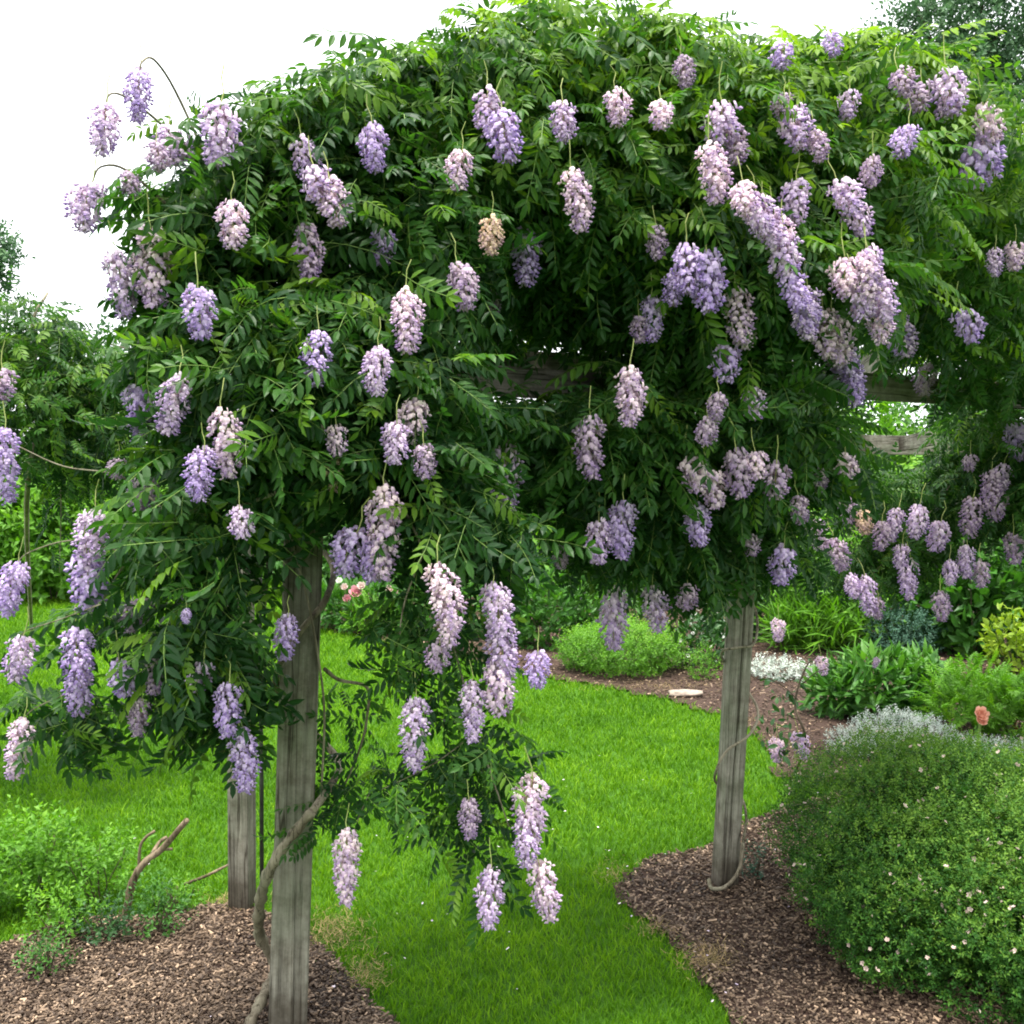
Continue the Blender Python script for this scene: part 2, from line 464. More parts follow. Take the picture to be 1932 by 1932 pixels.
# fallen petals under the vines, straw along the bed edges
def make_litter():
    n = 110
    P = np.stack([rng.normal(.1, 1.0, n), rng.normal(3.9, .9, n)], 1)
    a = rng.random(n) * 6.283
    M = np.stack([np.stack([np.cos(a), np.sin(a), rng.normal(0, .3, n)], 1), np.stack([-np.sin(a), np.cos(a), rng.normal(0, .3, n)], 1)], 1)
    sz = .0045 * (.6 + .7 * rng.random(n))
    on = inpoly(P, BED_L) | inpoly(P, BED_R)
    B = np.column_stack([P, np.where(on, .034, .034)])
    q = np.array([(-1, -.6), (1, -.6), (1.1, .7), (-.9, .7)])
    V = (B[:, None, :] + (q[None, :, 0, None] * M[:, None, 0] + q[None, :, 1, None] * M[:, None, 1]) * sz[:, None, None]).reshape(-1, 3)
    T = (np.array([(0, 1, 2), (0, 2, 3)])[None] + (np.arange(n) * 4)[:, None, None]).reshape(-1, 3)
    me = tri_mesh('fallen_petals', V, T, [M_PETAL], np.repeat(.5 + .5 * rng.random(n), 4))
    tag(link('fallen_petals', me), 'pale lilac petals fallen on the grass and mulch beneath the wisteria', 'petals', None, 'stuff')
    C = []
    for px, py, rx, ry, m in ((1330, 1820, 45, 26, 900), (1240, 1765, 35, 18, 300), (630, 1770, 55, 35, 1100), (690, 1850, 40, 30, 500), (440, 1712, 40, 12, 500), (1230, 1300, 120, 8, 900), (1400, 1362, 30, 12, 300), (1160, 1660, 30, 20, 250)):
        for k in range(m // 2):
            C.append(gnd(px + rx * random.gauss(0, .6), py + ry * random.gauss(0, .6)))
    C = np.array(C); n = len(C)
    a = rng.random(n) * 6.283; L = .012 + .028 * rng.random(n)
    d = np.stack([np.cos(a), np.sin(a), rng.random(n) * .7], 1) * L[:, None]; s_ = np.stack([-np.sin(a), np.cos(a), 0 * a], 1) * .0012
    z = np.array((0, 0, .026))
    V = np.stack([C + z - s_, C + z + s_, C + z + d], 1).reshape(-1, 3); T = np.arange(n * 3).reshape(-1, 3)
    me = tri_mesh('dry_grass', V, T, [M_STRAW], np.repeat(rng.random(n), 3))
    tag(link('dry_grass', me), 'straw coloured dry grass along the edges of the mulch', 'dry grass', None, 'stuff')
M_STRAW = petal_material('straw', (0.12, 0.10, 0.03), (0.42, 0.30, 0.14), .2)
make_litter()

# ------------------------------------------------------------------ leaf shapes
def leaflet(L, W, fold=0.25, droop=0.15, st=((0.0, 0.0), (0.3, 0.85), (0.65, 0.8), (1.0, 0.0))):
    """one blade along +y, folded on its midrib: (V, T)"""
    V = [(0, 0, 0)]; T = []
    rows = []
    for t, w in st[1:-1]:
        z = -droop * L * t * t
        i = len(V)
        V += [(-W / 2 * w, L * t, z + fold * W / 2 * w), (0, L * t, z), (W / 2 * w, L * t, z + fold * W / 2 * w)]
        rows.append(i)
    tip = len(V); V.append((0, L, -droop * L))
    a = rows[0]
    T += [(0, a + 1, a), (0, a + 2, a + 1)]
    for a, b in zip(rows, rows[1:]):
        T += [(a, a + 1, b + 1), (a, b + 1, b), (a + 1, a + 2, b + 2), (a + 1, b + 2, b + 1)]
    b = rows[-1]
    T += [(b, b + 1, tip), (b + 1, b + 2, tip)]
    return np.array(V, float), np.array(T, int)
def compound(seed, pairs=6, L=0.20, ll=0.052, lw=0.021, bend=0.35, spread=62, fold=0.3, terminal=True):
    """a pinnate leaf: curved rachis with paired leaflets, along +y, up = +z"""
    r = random.Random(seed)
    Vs, Ts, Ms, Cs = [], [], [], []
    off = 0
    def rp(t):
        return np.array((0.04 * L * math.sin(3 * t + seed), L * t * (1 - 0.12 * bend * t), -bend * L * t * t))
    rr = 0.0009
    pts = [rp(t) for t in (0, .33, .66, 1)]
    for i, p in enumerate(pts):
        for dx, dz in ((-rr, 0), (rr, 0), (0, -rr * 1.6)):
            Vs.append(p + (dx, 0, dz))
    for i in range(3):
        for k in range(3):
            q = i * 3 + k; w = i * 3 + (k + 1) % 3
            Ts += [(q, w, w + 3), (q, w + 3, q + 3)]; Ms += [1, 1]
    Cs += [0.1] * 12
    def put(base, f, n, s):
        nonlocal Vs, Ts, Ms, Cs
        V, T = leaflet(ll * s, lw * s * r.uniform(.9, 1.1), fold * r.uniform(.4, 1.3), r.uniform(0.05, 0.32))
        M = frames(np.array(f)[None], np.array(n)[None])[0]
        W = V @ M.T + base
        o = len(Vs)
        Vs += list(W); Ts += [tuple(t + o) for t in T]; Ms += [0] * len(T)
        c = r.uniform(-.09, .09)
        Cs += [c] * len(W)
    for i in range(pairs):
        t = 0.22 + 0.74 * i / (pairs - 1)
        s = 0.8 + 0.35 * math.sin(math.pi * min(1, t * 0.9)) - 0.15 * t
        tang = rp(min(1, t + .05)) - rp(t - .05); tang /= np.linalg.norm(tang)
        for sd in (-1, 1):
            a = R(spread + r.uniform(-9, 9)) - 0.2 * t
            f = tang * math.cos(a) + np.array((sd, 0, 0)) * math.sin(a) + np.array((0, 0, r.uniform(-.45, -.05)))
            n = np.array((r.uniform(-.3, .3) - sd * 0.12, r.uniform(-.25, .25), 1.0))
            put(rp(t), f, n, s)
    if terminal:
        put(rp(1), rp(1) - rp(.85), np.array((0, .2, 1.0)), 0.95)
    return np.array(Vs), np.array(Ts), np.array(Ms), np.array(Cs)
WLEAF = [compound(k, pairs=5 + k % 3, L=0.165 + 0.02 * (k % 4), bend=0.15 + 0.22 * (k % 3), ll=0.050 + 0.004 * (k % 3)) for k in range(8)]
WLEAF_ME = [tri_mesh('leaf', V, T, [M_WIST, M_RACHIS], 0.5 + C, Mi) for V, T, Mi, C in WLEAF]
def simple_leaf(L=1.0, W=0.5, fold=.25, droop=.2, fine=True):
    st = ((0, 0), (0.3, 0.9), (0.65, 0.8), (1, 0)) if fine else ((0, 0), (0.45, 1.0), (1, 0))
    V, T = leaflet(L, W, fold, droop, st)
    return (V, T, np.zeros(len(T), int), np.zeros(len(V)))
def strap(L=1.0, W=0.07):
    V, T = leaflet(L, W, 0.2, 0.55, ((0, 0), (0.15, 1), (0.5, 0.9), (0.8, 0.6), (1, 0)))
    V[0, 0] = 0
    return (V, T, np.zeros(len(T), int), np.zeros(len(V)))
def sprig(seed, n=7, L=1.0, ll=0.34, lw=0.16):
    """a short shoot with alternating small leaves"""
    r = random.Random(seed)
    Vs, Ts, Cs = [], [], []
    for i in range(n):
        t = i / (n - 1)
        V, T = leaflet(ll * (1 - .3 * t), lw * (1 - .3 * t), .3, .2, ((0, 0), (0.45, 1.0), (1, 0)))
        a = i * 2.4 + r.random()
        f = np.array((math.cos(a) * .9, .5 + .5 * t, math.sin(a) * .9)); nn = np.array((r.uniform(-.5, .5), .9, r.uniform(-.2, .9)))
        M = frames(f[None], nn[None])[0]
        W = V @ M.T + np.array((0, L * t * .8, 0))
        o = sum(len(v) for v in Vs); Vs.append(W); Ts.append(T + o); Cs.append(np.full(len(V), r.uniform(-.12, .12) + .15 * (t - .5)))
    T = np.concatenate(Ts)
    return np.concatenate(Vs), T, np.zeros(len(T), int), np.concatenate(Cs)

# ------------------------------------------------------------------ flower racemes
def raceme_mesh(seed, aspect):
    """width about 1, hangs from z = 0 down to -aspect; a thin stalk rises above it"""
    r = random.Random(seed)
    Vs, Ts, Ms, Cs = [], [], [], []
    def add(V, T, mi, c):
        o = len(Vs); Vs.extend(V); Ts.extend([tuple(np.array(t) + o) for t in T]); Ms.extend([mi] * len(T))
        Cs.extend(c if hasattr(c, '__len__') else [c] * len(V))
    bendx, bendy = r.uniform(-.2, .2), r.uniform(-.2, .2)
    def axis(t):            # t 0 top .. 1 bottom
        return np.array((bendx * math.sin(2.4 * t), bendy * math.sin(2.2 * t), -aspect * t))
    # stalk above and inside
    pts = [axis(-0.0) + np.array((0.16 * k * r.uniform(-.3, .3), 0.1 * k * r.uniform(-.4, .2), 0.32 * k)) for k in (3, 2, 1)] + [axis(t) for t in (0, .3, .6, .95)]
    rr = 0.016
    V = []; T = []
    for p in pts:
        for k in range(4):
            V.append(p + np.array((math.cos(k * 1.571), math.sin(k * 1.571), 0)) * rr)
    for i in range(len(pts) - 1):
        for k in range(4):
            q = i * 4 + k; w = i * 4 + (k + 1) % 4
            T += [(q, w, w + 4), (q, w + 4, q + 4)]
    add(V, T, 2, 0.5)
    n = int(84 * aspect)
    ga = 2.39996
    for i in range(n):
        t = (i + .5) / n + r.uniform(-.012, .012)
        a = i * ga + r.uniform(-.35, .35)
        # envelope: blunt shoulders, tapering to the tip
        env = min(1, 0.55 + 3.0 * t) * (1 - 0.62 * max(0, (t - .5) / .5) ** 1.5) * r.uniform(.78, 1.16)
        if t < .1 and r.random() < .35: continue
        out = np.array((math.cos(a), math.sin(a), 0))
        rad = (0.36 if i % 4 else 0.17) * env
        base = axis(t)
        p = base + out * rad + np.array((0, 0, r.uniform(-.02, .05)))
        # pedicel
        sd = np.cross(out, (0, 0, 1)) * .010
        add([base + sd, base - sd, p], [(0, 1, 2)], 1, .5)
        s = 0.150 * r.uniform(.80, 1.25) * (1 - .25 * max(0, t - .7) / .3)
        up = np.array((0, 0, 1.0))
        side = np.cross(up, out)
        tw = r.uniform(-.5, .5)
        out2 = out * math.cos(tw) + side * math.sin(tw); side = np.cross(up, out2)
        tc = 0.52 + r.uniform(-.28, .32) + 0.28 * (0.5 - t)
        # banner: broad upright petal curling back, seen face on from outside
        g = []
        cc = []
        tilt = r.uniform(.25, .7)
        for v in (0, .5, 1):
            for u in (-1, -.35, .35, 1):
                w = (0.55, 1.0, 0.62)[int(v * 2)]
                hgt = v * s * 1.05
                back = -0.28 * s * (v ** 2) - 0.22 * s * u * u
                g.append(p + side * (u * w * s * .56) + up * (hgt * math.cos(tilt) - .1 * s) + out2 * (back + s * .35 * math.sin(tilt) * v + .06 * s))
                cc.append(tc + 0.22 * v - .04)
        q = [(j * 4 + i2, j * 4 + i2 + 1, j * 4 + i2 + 5) for j in (0, 1) for i2 in (0, 1, 2)] + \
            [(j * 4 + i2, j * 4 + i2 + 5, j * 4 + i2 + 4) for j in (0, 1) for i2 in (0, 1, 2)]
        add(g, q, 0, cc)
        # wings and keel: a small boat sticking outward and down, deeper violet
        k0 = p + up * (-.05 * s)
        tip = p + out2 * (s * .85) + up * (-s * .25)
        kl = k0 + side * s * .26 + out2 * s * .35 + up * (-s * .02); kr = k0 - side * s * .26 + out2 * s * .35 + up * (-s * .02)
        kb = k0 + out2 * s * .35 + up * (-s * .42)
        kt = k0 + out2 * s * .5 + up * (s * .16)
        kc = tc - .30
        add([k0, kl, kb, kr, tip, kt], [(0, 1, 2), (0, 2, 3), (1, 4, 2), (2, 4, 3), (0, 5, 1), (0, 3, 5), (1, 5, 4), (3, 4, 5)], 0,
            [kc, kc, kc - .15, kc, kc + .1, kc + .28])
        # calyx
        c0 = p - out2 * s * .18
        add([c0 + side * s * .16, c0 - side * s * .16, c0 + up * s * .2, p + out2 * s * .12, c0 - up * s * .16],
            [(0, 2, 3), (2, 1, 3), (1, 4, 3), (4, 0, 3)], 1, .5)
    return tri_mesh('flower_raceme', np.array(Vs), np.array(Ts), [M_PETAL, M_CALYX, M_BUD], np.array(Cs), Ms, smooth=False)
ASPECTS = [1.0, 1.35, 1.8, 2.4, 3.0]
RACEME_ME = {(a, k): raceme_mesh(int(a * 100) + k, a) for a in ASPECTS for k in range(4)}

# ------------------------------------------------------------------ wisteria vines
# leafy masses: (px, py, rx, ry) of the mass seen in the photograph, its distance Y and its depth radius in metres
VINES = {
 'near': dict(masses=[
    (700, 275, 140, 105, 3.0, .40), (600, 300, 120, 100, 2.9, .35), (490, 315, 105, 85, 2.8, .33), (385, 375, 85, 70, 2.7, .28),
    (455, 255, 50, 38, 2.75, .2), (770, 205, 75, 55, 3.05, .3), (655, 205, 55, 50, 3.0, .3), (720, 145, 45, 40, 3.05, .2), (800, 150, 50, 45, 3.1, .2), (590, 225, 50, 40, 2.95, .2),
    (330, 470, 60, 65, 2.6, .25), (440, 470, 130, 95, 2.75, .35), (620, 450, 170, 130, 2.9, .4), (800, 400, 170, 150, 3.0, .42),
    (345, 600, 50, 45, 2.6, .2), (440, 640, 150, 90, 2.6, .3), (600, 620, 150, 110, 2.65, .32), (760, 580, 130, 90, 2.7, .32),
    (850, 480, 130, 90, 2.9, .35), (350, 740, 75, 65, 2.5, .22), (480, 760, 140, 110, 2.5, .28), (650, 760, 130, 120, 2.6, .25), (780, 720, 130, 80, 2.65, .28),
    (860, 830, 110, 100, 2.75, .28), (760, 880, 110, 90, 2.65, .25), (870, 960, 110, 70, 2.65, .22), (940, 1010, 60, 40, 2.6, .15), (820, 990, 80, 45, 2.6, .18),
    (420, 890, 105, 90, 2.5, .25), (335, 985, 65, 55, 2.5, .2), (430, 1010, 90, 90, 2.45, .22), (260, 1090, 35, 40, 2.5, .12),
    (395, 1130, 85, 80, 2.5, .2), (350, 1200, 75, 55, 2.55, .2), (425, 1240, 70, 70, 2.6, .18), (360, 1300, 80, 45, 2.6, .15), (440, 1350, 60, 40, 2.5, .12),
    (570, 880, 90, 75, 2.62, .14), (500, 1100, 40, 120, 2.8, .12), (490, 1300, 30, 110, 2.8, .10), (130, 1330, 60, 50, 2.6, .10), (210, 1170, 50, 60, 2.6, .12)],
    strands=[(760, 1180, 45, 95, 2.5, .12), (850, 1270, 70, 90, 2.55, .14), (810, 1140, 50, 50, 2.5, .12), (930, 1400, 50, 60, 2.55, .1),
    (830, 1440, 90, 32, 2.55, .1), (920, 1490, 80, 55, 2.55, .12), (880, 1570, 60, 50, 2.55, .1), (990, 1460, 40, 30, 2.5, .08), (740, 1480, 70, 35, 2.5, .1),
    (640, 1330, 25, 65, 2.95, .06), (620, 1500, 50, 60, 2.88, .07), (600, 1560, 25, 35, 2.80, .04), (690, 1450, 40, 30, 2.9, .06),
    (900, 1640, 30, 25, 2.5, .06), (160, 1370, 55, 30, 2.6, .06), (90, 1310, 50, 50, 2.7, .08)]),
 'right': dict(masses=[
    (930, 210, 140, 125, 3.2, .42), (1060, 160, 150, 110, 3.3, .42), (1030, 75, 45, 60, 3.35, .2), (1050, 30, 28, 30, 3.35, .1), (885, 95, 50, 45, 3.25, .2), (955, 110, 60, 45, 3.3, .2), (1160, 85, 75, 50, 3.4, .25), (1280, 85, 45, 35, 3.4, .2), (1250, 170, 130, 100, 3.4, .4),
    (1000, 340, 170, 130, 3.15, .4), (1180, 320, 170, 130, 3.25, .42), (1350, 280, 150, 130, 3.35, .4), (1000, 480, 150, 90, 3.4, .35), (1150, 470, 140, 100, 3.35, .4),
    (1330, 440, 140, 120, 3.2, .38), (1450, 215, 120, 105, 3.5, .4), (1590, 215, 125, 115, 3.6, .42), (1700, 205, 100, 90, 3.8, .4), (1500, 125, 70, 45, 3.6, .22), (1640, 125, 70, 40, 3.7, .22), (1360, 150, 60, 45, 3.5, .2), (1470, 380, 140, 110, 3.4, .38),
    (1620, 380, 140, 120, 3.5, .42), (1450, 540, 130, 110, 3.25, .35), (1580, 560, 130, 110, 3.35, .35), (1300, 560, 120, 80, 3.3, .35), (1250, 650, 120, 75, 3.4, .3),
    (950, 600, 140, 65, 3.6, .3), (1100, 580, 120, 70, 3.6, .3), (1020, 780, 150, 70, 3.35, .3), (1140, 760, 110, 80, 3.3, .3), (1060, 870, 130, 100, 3.35, .3), (1200, 850, 120, 110, 3.35, .32),
    (1300, 770, 120, 100, 3.35, .3), (1400, 700, 110, 90, 3.4, .3), (1480, 800, 100, 90, 3.5, .3), (1360, 900, 110, 90, 3.5, .3), (1240, 980, 100, 80, 3.5, .25), (1130, 990, 80, 55, 3.4, .2),
    (1350, 1040, 90, 70, 3.7, .22), (1470, 960, 90, 70, 3.7, .25), (1560, 850, 80, 70, 3.8, .25), (1290, 1060, 70, 35, 3.7, .15), (1500, 1035, 60, 35, 3.8, .15)],
    strands=[(1100, 1060, 50, 40, 3.5, .1), (1540, 720, 70, 50, 3.7, .2), (1310, 1100, 45, 25, 3.75, .1), (1545, 1000, 50, 40, 3.9, .15)]),
 'rear': dict(masses=[
    (1790, 290, 105, 130, 4.0, .45), (1700, 430, 130, 120, 4.1, .45), (1830, 420, 110, 130, 4.3, .5), (1890, 340, 55, 80, 4.5, .4), (1780, 560, 120, 110, 4.3, .45), (1900, 560, 90, 110, 4.6, .5),
    (1720, 620, 60, 60, 4.3, .3), (1830, 690, 90, 60, 4.8, .4), (1930, 700, 80, 60, 5.0, .4), (1850, 820, 90, 60, 5.4, .5), (1930, 880, 80, 90, 5.4, .5), (1780, 900, 60, 40, 5.6, .4),
    (1860, 960, 90, 50, 5.5, .4), (1640, 930, 70, 55, 5.6, .4), (1700, 1010, 80, 45, 5.6, .35), (1620, 1060, 60, 40, 5.6, .3), (2010, 540, 90, 120, 4.8, .5), (2020, 780, 110, 150, 5.2, .5)],
    strands=[(1720, 1080, 60, 30, 5.6, .2), (1800, 1040, 50, 30, 5.6, .2)]),
 'left': dict(masses=[
    (30, 640, 110, 70, 5.2, .5), (120, 660, 80, 60, 5.2, .4), (60, 740, 130, 80, 5.1, .5), (170, 760, 80, 80, 5.1, .4), (150, 840, 90, 60, 5.1, .4), (-80, 680, 100, 90, 5.2, .5), (215, 700, 50, 50, 5.2, .3)],
    strands=[(30, 570, 45, 22, 5.3, .2), (110, 900, 40, 60, 5.2, .1), (70, 860, 60, 50, 5.2, .2), (190, 900, 40, 50, 5.2, .15), (110, 1010, 15, 70, 5.2, .05)]),
}
# racemes: (x centre, y top, y bottom, width, drift of the tip, tone)  tone: p pale pink, v violet, m mid, d dull, shade put into the colour, t tan
RAC = {
 'near': [(265,135,235,55,0,'v'),(193,205,295,60,-15,'m'),(170,345,440,75,-10,'m'),(320,245,312,75,0,'m'),(405,200,310,75,-20,'m'),(295,275,325,50,0,'d'),(245,330,375,45,0,'d'),
  (580,265,345,58,20,'m'),(605,320,385,60,20,'m'),(633,345,430,68,20,'p'),(707,240,325,58,10,'v'),(437,385,470,65,0,'p'),(285,435,580,78,0,'p'),(222,480,600,58,10,'m'),
  (373,545,642,66,0,'v'),(585,430,540,58,15,'d'),(722,438,505,52,0,'v'),(872,285,360,54,0,'p'),(765,552,670,64,0,'p'),(715,660,747,56,0,'m'),(602,630,732,58,0,'v'),
  (255,732,832,62,0,'v'),(325,712,822,68,-25,'m'),(417,780,905,64,0,'p'),(385,850,948,62,0,'v'),(225,868,905,44,0,'d'),(270,905,965,56,-10,'d'),(452,962,1018,50,0,'m'),
  (635,805,862,46,0,'p'),(630,868,930,40,0,'t'),(782,755,840,66,-8,'p'),(745,800,878,58,-8,'m'),(802,840,905,50,5,'d'),(726,925,1095,74,0,'p'),(666,1000,1092,74,-20,'v'),(705,1030,1100,60,0,'v'),
  (868,500,588,58,10,'d'),(830,1070,1222,72,10,'p'),(935,1105,1215,66,10,'m'),(945,1170,1290,72,10,'m'),(940,1250,1352,66,0,'p'),(890,1290,1400,52,0,'m'),(785,1320,1455,62,0,'m'),
  (655,1570,1710,55,0,'p'),(1012,1470,1600,72,14,'p'),(995,1540,1632,56,0,'m'),(928,1640,1750,55,0,'m'),(1028,1625,1740,58,24,'p'),(885,1510,1582,46,0,'d'),(1015,1232,1300,54,0,'v'),
  (178,965,1080,72,-4,'m'),(165,1050,1158,76,0,'v'),(143,1185,1300,68,0,'v'),(150,1270,1352,56,0,'v'),(262,1135,1195,64,-20,'d'),(225,1252,1318,58,0,'v'),(290,1240,1310,42,0,'d'),(265,1322,1392,44,-6,'d'),
  (385,1252,1306,50,0,'m'),(435,1290,1392,58,4,'v'),(453,1378,1500,58,0,'v'),(543,1165,1246,52,0,'v'),(15,812,950,60,10,'v'),(25,1065,1165,58,-20,'v'),(35,1205,1290,58,-15,'m'),(32,1360,1470,54,-22,'p'),(352,1150,1178,22,0,'v'),
  (830,1215,1270,50,0,'d')],
 'right': [(1455,395,470,58,15,'m'),(1530,545,640,60,12,'m'),(1592,650,740,56,12,'v'),(1640,480,575,56,14,'p'),(1662,560,650,56,12,'p'),(1705,612,676,50,8,'m'),(1578,600,690,58,10,'p'),
  (1240,430,490,44,4,'d'),(1270,520,580,46,0,'v'),(1205,600,650,40,0,'d'),(1400,610,660,46,6,'p'),(1540,250,310,46,6,'d'),(1650,300,352,44,6,'d'),(1430,855,905,46,8,'p'),(1510,940,990,40,8,'d'),
  (925,175,262,66,10,'m'),(958,215,312,72,20,'v'),(1062,197,272,54,0,'m'),(1160,170,238,54,0,'p'),(1247,195,248,50,0,'p'),(1083,325,440,60,12,'p'),(928,412,482,50,0,'t'),(987,430,542,60,0,'v'),
  (925,532,602,46,0,'d'),(960,835,968,64,8,'m'),(1182,697,806,62,-10,'p'),(1120,790,905,60,10,'d'),(1178,950,1056,60,0,'v'),(1130,985,1066,54,0,'m'),(1228,560,646,46,0,'v'),(1290,110,168,45,8,'d'),
  (1368,197,275,70,10,'m'),(1385,240,312,60,10,'d'),(1340,275,387,66,6,'p'),(1480,180,220,42,0,'d'),(1497,205,290,70,10,'m'),(1603,175,226,46,0,'m'),(1475,85,135,50,0,'v'),(1570,65,108,42,0,'v'),
  (1410,350,410,64,15,'p'),(1440,375,440,60,20,'m'),(1503,345,427,60,0,'m'),(1590,345,410,60,20,'m'),(1612,390,455,56,14,'m'),(1470,415,480,62,10,'p'),(1487,450,525,66,12,'m'),
  (1295,465,560,60,0,'v'),(1335,475,590,72,4,'v'),(1392,545,650,62,10,'p'),(1500,520,590,56,14,'v'),(1525,560,630,56,12,'v'),(1555,590,680,70,6,'p'),(1572,640,715,62,10,'m'),
  (1600,490,560,62,10,'p'),(1617,540,608,58,10,'m'),(1645,470,545,48,14,'m'),(1668,530,610,56,12,'m'),(1692,590,670,58,10,'v'),(1612,690,768,58,12,'v'),(1370,655,722,60,0,'v'),(1425,735,792,50,8,'m'),
  (1355,745,795,42,0,'d'),(1335,790,842,46,0,'d'),(1310,865,930,58,10,'p'),(1345,890,962,58,16,'p'),(1395,850,942,60,12,'d'),(1320,955,1032,58,8,'v'),(1465,880,942,60,0,'d'),(1545,885,930,34,0,'d'),(1595,860,902,50,0,'p'),
  (1475,1035,1106,58,-8,'v'),(1165,1115,1226,58,6,'m'),(1235,1110,1196,54,8,'m'),(1298,1105,1152,46,0,'d'),(1415,1010,1050,36,0,'d'),(1060,1030,1075,36,0,'d')],
 'rear': [(1660,985,1040,36,-8,'d'),(1600,940,990,36,10,'d'),(1700,1030,1075,32,-6,'m'),(1880,930,985,40,-10,'d'),(1790,1060,1105,32,-4,'m'),(1850,1060,1110,34,0,'d'),(1610,1085,1130,34,8,'m'),(1890,880,930,36,-8,'m'),(1660,1130,1170,30,6,'d'),
  (1700,135,185,56,10,'d'),(1740,160,215,60,0,'d'),(1785,140,222,76,0,'m'),(1715,240,296,54,0,'v'),(1860,205,275,60,8,'p'),(1855,262,355,84,0,'v'),(1818,590,652,56,8,'v'),(1750,690,746,46,0,'d'),
  (1915,460,512,42,0,'p'),(1878,470,522,32,0,'m'),(1915,800,872,46,8,'v'),(1688,962,1022,36,-14,'m'),(1730,955,1017,40,-10,'m'),(1768,985,1042,44,-15,'m'),(1865,890,960,44,-12,'d'),(1832,940,1016,48,-8,'d'),
  (1825,1030,1092,36,0,'m'),(1912,1010,1066,40,0,'d'),(1718,1060,1132,38,0,'m'),(1773,1120,1172,38,0,'d'),(1640,1090,1162,38,14,'m'),(1545,985,1040,44,14,'d'),(1580,1020,1080,40,14,'d'),(1630,965,1010,38,10,'t'),(1832,860,890,30,0,'d')],
 'left': [(5,700,760,60,0,'d')],
}
TONE = {'p': (1.12, 1.06, 1.0), 'v': (0.84, 0.78, 1.0), 'm': (0.98, 0.93, 1.0), 'd': (0.72, 0.66, 0.70), 't': (1.0, 0.90, 0.55)}

ALLM = []
for nm, v in VINES.items():
    v['E'] = []
    for kind in ('masses', 'strands'):
        for (px, py, rx, ry, Y, dr) in v[kind]:
            c = at(px, py, Y)
            v['E'].append((c, np.array((rx * Y / FPX, dr, ry * Y / FPX)), kind))
    ALLM += v['E']
def front_depth(px, py):
    d = ray(px, py); best = None
    for c, r_, kind in ALLM:
        o = (CAM - c) / r_; dd = d / r_
        a = dd @ dd; b = 2 * o @ dd; cc = o @ o - 1
        D = b * b - 4 * a * cc
        if D > 0:
            t = (-b - math.sqrt(D)) / (2 * a)
            y = t * d[1]
            if best is None or y < best: best = y
    return best
DEFY = {'near': 2.5, 'right': 3.6, 'rear': 5.4, 'left': 5.0}
RACPOS = []
for nm in RAC:
    for (x, y0, y1, w, dx, tone) in RAC[nm]:
        ym = (y0 + y1) / 2
        Y = front_depth(x, ym)
        if nm == 'rear' and y0 > 780: Y = 5.3
        elif Y is None: Y = DEFY[nm]
        elif Y > DEFY[nm] + 1.5: Y = DEFY[nm]
        Y = Y - (0.06 if nm == 'near' else 0.13)
        RACPOS.append((nm, x, y0, y1, w, dx, tone, Y))
RX = np.array([(r[1], (r[2] + r[3]) / 2, r[4] * .62, (r[3] - r[2]) * .56, r[7]) for r in RACPOS])

def ell_points(c, r_, n, shell=0.62, rough=0.13):
    d = unit(rng.normal(size=(n, 3)))
    rad = np.where(rng.random(n) < shell, 0.80 + 0.24 * rng.random(n), rng.random(n) ** 0.5 * 0.85)
    lump = 1 + rough * np.sin(d[:, 0] * 7 + c[0] * 9) * np.cos(d[:, 2] * 6 + c[2] * 7) + rough * .6 * np.sin(d[:, 1] * 11 + d[:, 2] * 9)
    P = c + d * r_ * (rad * lump)[:, None]
    nn = unit(d / r_)
    return P, nn, rad

